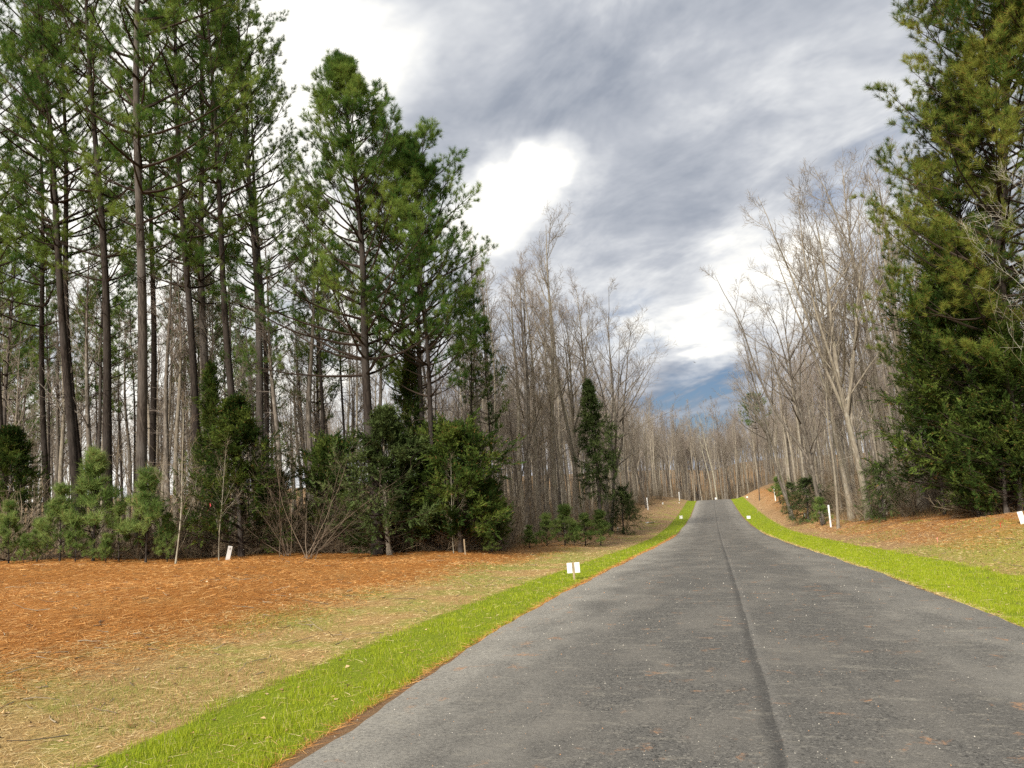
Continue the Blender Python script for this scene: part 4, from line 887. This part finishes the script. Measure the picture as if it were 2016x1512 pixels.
# fallen leaves: small folded blades
def leaves(x, y, size, name, label):
    n = len(x); z = ground(x, y)+.006; onr = np.abs(x-XC) < HW; z = np.where(onr, np.interp(y, *ZT)+.012+.035*(1-((x-XC)/HW)**2)+.004, z)
    a = rng.random(n)*6.28; L = size*(.6+.8*rng.random(n)); c, s = np.cos(a), np.sin(a); up = (.15+.5*rng.random(n))*L
    p = np.stack([x, y, z], 1); dx = np.stack([c, s, 0*c], 1)*L[:, None]/2; dy = np.stack([-s, c, 0*c], 1)*L[:, None]*.32; uz = np.stack([0*c, 0*c, up], 1)
    V = np.stack([p-dx+uz*.3*rng.random((n, 1)), p-dy+uz*rng.random((n, 1)), p+dx+uz*.5*rng.random((n, 1)), p+dy+uz*rng.random((n, 1))], 1).reshape(-1, 3)
    q = np.arange(n)[:, None]*4; F = np.concatenate([q+np.array([[0, 1, 2]]), q+np.array([[0, 2, 3]])], 0)
    return tag(link(name, build_mesh(name, [(V, F, M['leaf_bits'])], smooth=False)), label, 'leaves', kind='stuff')
xs, ys, ds = cam_sample(90000, 4, 140, -250, 2250)
inl = np.maximum(left_edge(ys)-xs, xs-right_edge(ys))
on = np.abs(xs-XC) < HW
prob = np.where(on, 0.0, np.where(xs < GRASS_L, np.where(ys > 30, .5, .035), np.where((xs > GRASS_R) & (ys > 16), .75, .02)))
k = (rng.random(len(xs)) < prob) & (inl < 6)
leaves(xs[k], ys[k], np.maximum(.05, .0016*ds[k]), 'fallen_leaves', 'brown fallen leaves scattered over the banks and clearing')
# fallen sticks
xs, ys, ds = cam_sample(2600, 6, 60, -250, 2250); inl = np.maximum(left_edge(ys)-xs, xs-right_edge(ys)); k = ((xs < GRASS_L-.2) | (xs > GRASS_R+.3)) & (inl < 3); xs, ys, ds = xs[k][:420], ys[k][:420], ds[k][:420]
n = len(xs); a = rng.random(n)*6.28; L = .12+.5*rng.random(n)**3
Ps, rs_ = grow(np.stack([xs, ys, ground(xs, ys)+.015], 1), np.stack([np.cos(a), np.sin(a), .05*rng.normal(0, 1, n)], 1), L, 3, 0, .14, .004+.004*rng.random(n)+.0001*ds, .003, rng)
V, F = tubes(Ps, rs_, 4); tag(link('fallen_twigs', build_mesh('fallen_twigs', [(V, F, M['brush_twig'])])), 'dry twigs fallen on the needles and straw', 'twigs', kind='stuff')
# dry weeds at the foot of the wood
xs, ys, ds = cam_sample(160000, 24, 130, -80, 2100)
inl = np.where(xs < XC, left_edge(ys)-xs, xs-right_edge(ys)); k = (inl > -.2-.7*rng.random(len(xs))**2) & (inl < 3.0)
x, y, d = xs[k][:45000], ys[k][:45000], ds[k][:45000]
M['weeds'] = litter_mat('dry_weeds', [(.20, .13, .06, 1), (.30, .19, .09, 1), (.13, .09, .05, 1), (.36, .25, .13, 1), (.14, .13, .05, 1)])
tag(link('undergrowth', blades(x, y, .15+.55*rng.random(len(x))**2, np.maximum(.008, .0005*d), .7*rng.random(len(x)), M['weeds'], 'undergrowth')), 'dry brown weeds along the foot of the wood', 'weeds', kind='stuff')
# grit on the asphalt
xs, ys, ds = cam_sample(9000, 3.5, 40, 300, 2250)
k = np.abs(xs-XC) < HW-.05; x, y, d = xs[k][:900], ys[k][:900], ds[k][:900]
n = len(x); z = np.interp(y, *ZT)+.012+.035*(1-((x-XC)/HW)**2); s = (.003+.004*rng.random(n))*np.clip(d/8, .8, 2.0)
tpl = np.array([[1, 0, 0], [-.5, .87, 0], [-.5, -.87, 0], [0, 0, 1.1]]); V = np.stack([x, y, z], 1)[:, None]+tpl[None]*s[:, None, None]*(.7+.6*rng.random((n, 4, 1)))
q = np.arange(n)[:, None]*4; F = np.concatenate([q+np.array([[a, b, c]]) for a, b, c in ((0, 1, 3), (1, 2, 3), (2, 0, 3))])
M['grit'] = litter_mat('grit', [(.45, .42, .36, 1), (.30, .28, .25, 1), (.48, .26, .13, 1), (.60, .56, .48, 1)], 0)
tag(link('gravel', build_mesh('gravel', [(V.reshape(-1, 3), F, M['grit'])], smooth=False)), 'loose grit scattered on the asphalt', 'gravel', kind='stuff')

# ------------------------------------------------------------------ markers, posts and stakes
def paint(name, c, rough=.5, dirt=(.35, .27, .18, 1), amt=.35):
    m, t = new_mat(name); co = t.new('ShaderNodeTexCoord').outputs['Object']
    s = t.new('ShaderNodeSeparateXYZ'); t.put(s.inputs[0], co)
    n = t.noise(co, 9, 4, .6); k = t.math('MULTIPLY', t.ramp(n, .4, .7), t.ramp(s.outputs[2], .25, 0, .12, 1))
    finish(t, t.mix(t.math('MULTIPLY', k, amt), c, dirt), rough, .3); return m
M['white'] = paint('white_plastic', (.72, .72, .70, 1)); M['ink'] = paint('dark_ink', (.10, .10, .11, 1), amt=0)
M['wood'] = bark_mat('weathered_wood', (.22, .16, .10, 1), (.42, .33, .22, 1), (.34, .27, .18, 1), (12, 12, 1.0))
M['pink'] = paint('pink_tape', (.85, .12, .14, 1), amt=0); M['red'] = paint('red_paint', (.60, .05, .05, 1), amt=.1); M['orange_pink'] = paint('faded_tape', (.85, .32, .25, 1), amt=0)
def box(x0, x1, y0, y1, z0, z1, bev=.004):
    b = min(bev, (x1-x0)*.3, (y1-y0)*.3, (z1-z0)*.3); rings = []
    for z, i in ((z0, b), (z0+b, 0), (z1-b, 0), (z1, b)):
        rings.append([(x0+i+b*(i == 0)*0, y0+i, z), (x1-i, y0+i, z), (x1-i, y1-i, z), (x0+i, y1-i, z)])
    V = np.array(rings, float).reshape(-1, 3); F = []
    for r_ in range(3):
        for j in range(4): F.append([r_*4+j, r_*4+(j+1) % 4, r_*4+4+(j+1) % 4, r_*4+4+j])
    F += [[3, 2, 1, 0], [12, 13, 14, 15]]
    return V, np.array(F)
def face_cam(p): d = EYE[:2]-np.asarray(p)[:2]; return math.atan2(d[0], -d[1])       # turn so that local -Y looks at the viewer
def root(name, p, label, cat, group=None, rz=0.0, tilt=(0, 0)):
    o = bpy.data.objects.new(name, None); o.empty_display_size = .2; COL.objects.link(o)
    o.location = tuple(p); o.rotation_euler = (tilt[0], tilt[1], rz); return tag(o, label, cat, group)
SEG = {'1': 'bc', '5': 'afgcd', '2': 'abged', '0': 'abcdef', '4': 'fgbc'}
def digits(txt, h, wd, st, y, zc):
    """thin raised strokes of simple block numerals"""
    V, F, off = [], [], 0; pitch = wd*1.5; x0 = -pitch*(len(txt)-1)/2
    for i, ch in enumerate(txt):
        cx_ = x0+i*pitch; hw, hh = wd/2, h/2
        R_ = {'a': (cx_-hw, cx_+hw, zc+hh-st, zc+hh), 'd': (cx_-hw, cx_+hw, zc-hh, zc-hh+st), 'g': (cx_-hw, cx_+hw, zc-st/2, zc+st/2),
              'b': (cx_+hw-st, cx_+hw, zc, zc+hh), 'c': (cx_+hw-st, cx_+hw, zc-hh, zc), 'f': (cx_-hw, cx_-hw+st, zc, zc+hh), 'e': (cx_-hw, cx_-hw+st, zc-hh, zc)}
        for sgm in SEG[ch]:
            a, b, c, d_ = R_[sgm]; v, f_ = box(a, b, y-.002, y, c, d_, .0003); V.append(v); F.append(f_+off); off += len(v)
    return np.concatenate(V), np.concatenate(F)
# numbered lot marker leaning beside the pines
p = on_ground(448, 1102); rt = root('lot_marker', p, 'white lot marker with number 15 leaning on the pine needles', 'marker', rz=face_cam(p)+.15, tilt=(.06, .20))
link('plate', build_mesh('plate', [box(-.065, .065, -.045, .045, -.08, .48)+(M['white'],)], False), rt)
link('number', build_mesh('number', [digits('15', .085, .028, .009, -.046, .39)+(M['ink'],)], False), rt)
# two white boards on one stake at the grass edge
p = on_ground(1131, 1142); rt = root('double_sign', p, 'pair of blank white boards on one short stake in the grass', 'sign', rz=face_cam(p), tilt=(0, -.03))
link('stake', build_mesh('stake', [box(-.022, .022, -.012, .012, -.15, .42)+(M['wood'],)], False), rt)
for sx in (-1, 1): link('board', build_mesh('board', [box(.030 if sx > 0 else -.150, .150 if sx > 0 else -.030, -.016, -.006, .165, .405)+(M['white'],)], False), rt)
link('batten', build_mesh('batten', [box(-.145, .145, -.0055, -.0125+.0, .26, .30)+(M['wood'],) if False else box(-.145, .145, .0125, .022, .27, .31)+(M['wood'],)], False), rt)
# tall white plastic posts
for (u, v, vt, lab, tl) in [(1636, 1038, 995, 'nearest tall white post at the leafy bank foot', -.01), (1527, 986, 958, 'tall white post high on the bank under young pine', -.03),
                            (1276, 1004, 980, 'tall white post on the leafy bank across the road', -.03), (1338, 986, 969, 'tall white post near the crest, the smallest looking', 0)]:
    p = on_ground(u, v); d = depth_of(p); hgt = (v-vt)*d/FPX; rt = root('white_post', p, lab, 'post', 'tall white posts', tilt=(0, tl))
    a = np.linspace(0, 2*math.pi, 13)[:-1]; rr_ = .045*(1+d/140)
    zz = np.array([-.2, .0, hgt*.5, hgt-.012, hgt]); rad = np.array([rr_, rr_, rr_*.98, rr_*.97, rr_*.85])
    P_ = np.zeros((1, 5, 3)); P_[0, :, 2] = zz; V, F = tubes(P_, rad[None], 12)
    link('tube', build_mesh('tube', [(V, F, M['white'])]), rt)
    cp = np.stack([np.cos(a)*rr_*.85, np.sin(a)*rr_*.85, np.full(12, hgt)], 1); V = np.concatenate([cp, cp*np.array([.5, .5, 1])+np.array([0, 0, .012]), [[0, 0, hgt+.016]]])
    F1 = np.array([[i, (i+1) % 12, 12+(i+1) % 12, 12+i] for i in range(12)]); F2 = np.array([[12+i, 12+(i+1) % 12, 24] for i in range(12)])
    link('cap', build_mesh('cap', [(V, F1, M['white']), (V, F2, M['white'])]), rt)
# small square number boards near the road edge
for (u, v, wpx, hpx, lab) in [(1341, 1023, 6.0, 6.0, 'small square white board in grass across the road below the bank'), (1474, 1023, 6.8, 5.5, 'small square white board in the grass beside the road bend'),
                              (1471, 981, 3.2, 2.6, 'tiny white board on the grass at the crest'), (1411.5, 985, 3.2, 3.4, 'tiny white board standing at the far road end')]:
    p = on_ground(u, v) if u != 1411.5 else np.array([XC+.4, 152, gz(XC+.4, 152)]); d = depth_of(p); ww = wpx*d/FPX; hh = hpx*d/FPX
    if u == 1411.5: pass
    rt = root('road_marker', p, lab, 'marker', 'small square boards', rz=face_cam(p), tilt=(0, .05))
    link('stake', build_mesh('stake', [box(-.02, .02, -.01, .01, -.1, .10+hh*.8)+(M['wood'],)], False), rt)
    link('board', build_mesh('board', [box(-ww/2, ww/2, -.022, -.0105, .10, .10+hh)+(M['white'],)], False), rt)
# short white lot stakes
for (u, v, wpx, hpx, lab, tl) in [(1217, 1045, 2.4, 7, 'short white stake on the leaves near the drooping conifer', -.03), (1305, 993, 2.4, 4, 'short white stake behind the post across the road', 0),
                                  (1585, 1018, 2.4, 7, 'short white stake under the low spreading conifer', -.08), (1337, 991, 1.2, 2.5, 'tiny white stake below the post near the crest', 0), (2015, 1031, 9, 24, 'white lot marker cut by the picture edge on the orange bank', -.16)]:
    p = on_ground(u, v); d = depth_of(p); ww = wpx*d/FPX; hh = hpx*d/FPX
    rt = root('lot_stake', p, lab, 'marker', 'short white stakes', rz=face_cam(p), tilt=(0, tl))
    link('plate', build_mesh('plate', [box(-ww/2, ww/2, -ww*.3, ww*.3, -.08, hh)+(M['white'],)], False), rt)
# wooden stakes
for (u, v, hpx, lab) in [(916, 1092, 30, 'thin weathered wooden stake before the blackish cedar'), (1492, 1009, 9, 'short brown wooden stake on the leafy bank by the road')]:
    p = on_ground(u, v); d = depth_of(p); hh = hpx*d/FPX
    rt = root('wooden_stake', p, lab, 'stake', rz=face_cam(p)+.3, tilt=(0, -.05))
    link('shaft', build_mesh('shaft', [box(-.024, .024, -.014, .014, -.15, hh)+(M['wood'],)], False), rt)
    link('top_end', build_mesh('top_end', [box(-.021, .021, -.011, .011, hh+.001, hh+.006)+(M['wood'],)], False), rt)
# survey flags and tape
def ribbon(L, wd, seed, curl=.5):
    g = np.random.default_rng(seed); n = 8; t_ = np.linspace(0, 1, n); x = curl*L*.35*np.sin(t_*4+g.random()*3); z = -t_*L*.9; y = .03*np.sin(t_*9)
    V = np.concatenate([np.stack([x-wd/2*np.cos(t_*2), y-.003, z], 1), np.stack([x+wd/2*np.cos(t_*2), y+.003, z], 1)])
    return V, np.array([[i, i+n, i+1+n, i+1] for i in range(n-1)])
p = spot(411, 27.3); zz = EYE[2]+ray(411, 990)[2]*27.3
o = link('survey_tape', build_mesh('survey_tape', [ribbon(.32, .04, 3)+(M['pink'],)]), None, (p[0], p[1], zz)); o.rotation_euler[2] = face_cam(p); tag(o, 'strip of pink survey tape hanging in the brush by the broad cedar', 'tape')
for (u, v, hpx, mt, lab) in [(1970, 1038, 9, 'red', 'red survey pin on the orange bank'), (1846, 1068, 10, 'orange_pink', 'faded orange tape on a short wire in the leaves')]:
    p = on_ground(u, v); d = depth_of(p); hh = hpx*d/FPX; rt = root('survey_flag', p, lab, 'flag', 'survey flags', rz=face_cam(p), tilt=(0, .05))
    P_ = np.zeros((1, 3, 3)); P_[0, :, 2] = (-.05, hh*.5, hh); V, F = tubes(P_, np.full((1, 3), .006), 6); link('wire', build_mesh('wire', [(V, F, M[mt])]), rt)
    V, F = ribbon(hh*.6, .025, 5); V[:, 2] += hh; link('streamer', build_mesh('streamer', [(V, F, M[mt])]), rt)
# crumpled white litter on the leafy bank
p = on_ground(1280, 1030); g = np.random.default_rng(9); gxx, gyy = np.meshgrid(np.linspace(-.45, .45, 9), np.linspace(-.25, .25, 6)); V = np.stack([gxx+g.normal(0, .03, gxx.shape), gyy+g.normal(0, .03, gxx.shape), .03+np.abs(g.normal(0, .05, gxx.shape))], -1).reshape(-1, 3)
ix = np.arange(54).reshape(6, 9); F = np.stack([ix[:-1, :-1], ix[:-1, 1:], ix[1:, 1:], ix[1:, :-1]], -1).reshape(-1, 4)
tag(link('crumpled_sheet', build_mesh('crumpled_sheet', [(V, F, M['white'])], False), None, p), 'crumpled white sheet lying on the leaves of the bank', 'litter')
# a bird soaring over the gap
def bird(u, v, d, span, label, bank):
    P_ = EYE+ray(u, v)*d; s = span/2; m = M['ink']
    L = np.array([[0, -.2, 0], [0, .05, .02], [0, .2, 0]]); body = np.zeros((1, 6, 3)); body[0, :, 1] = np.array([-.30, -.2, -.05, .1, .2, .26])*span; rad = np.array([[.01, .05, .06, .055, .035, .008]])*span
    rt = root('bird', P_, label, 'bird', None, rz=1.0, tilt=(bank, .2))
    parts = [tubes(body, rad, 6)+(m,)]
    for sx in (-1, 1):
        w_ = np.array([[0, .10, .02], [sx*.5, .14, .10], [sx*1.0, .02, .16], [sx*.92, -.08, .16], [sx*.5, -.08, .09], [0, -.10, .02]])*np.array([s, span, s*.6])
        w2 = w_-np.array([0, 0, .02*span]); V = np.concatenate([w_, w2])
        F4 = np.array([[0, 1, 4, 5], [1, 2, 3, 4], [6, 11, 10, 7], [7, 10, 9, 8]]); Fs = np.array([[i, (i+1) % 6, 6+(i+1) % 6, 6+i] for i in range(6)])
        parts.append((V, np.concatenate([F4, Fs]), m))
    o = link('body', build_mesh('bird_body', parts), rt); o.name = 'body'
bird(1367, 713, 190, 1.3, 'small dark bird soaring low in the gap of sky', .6)
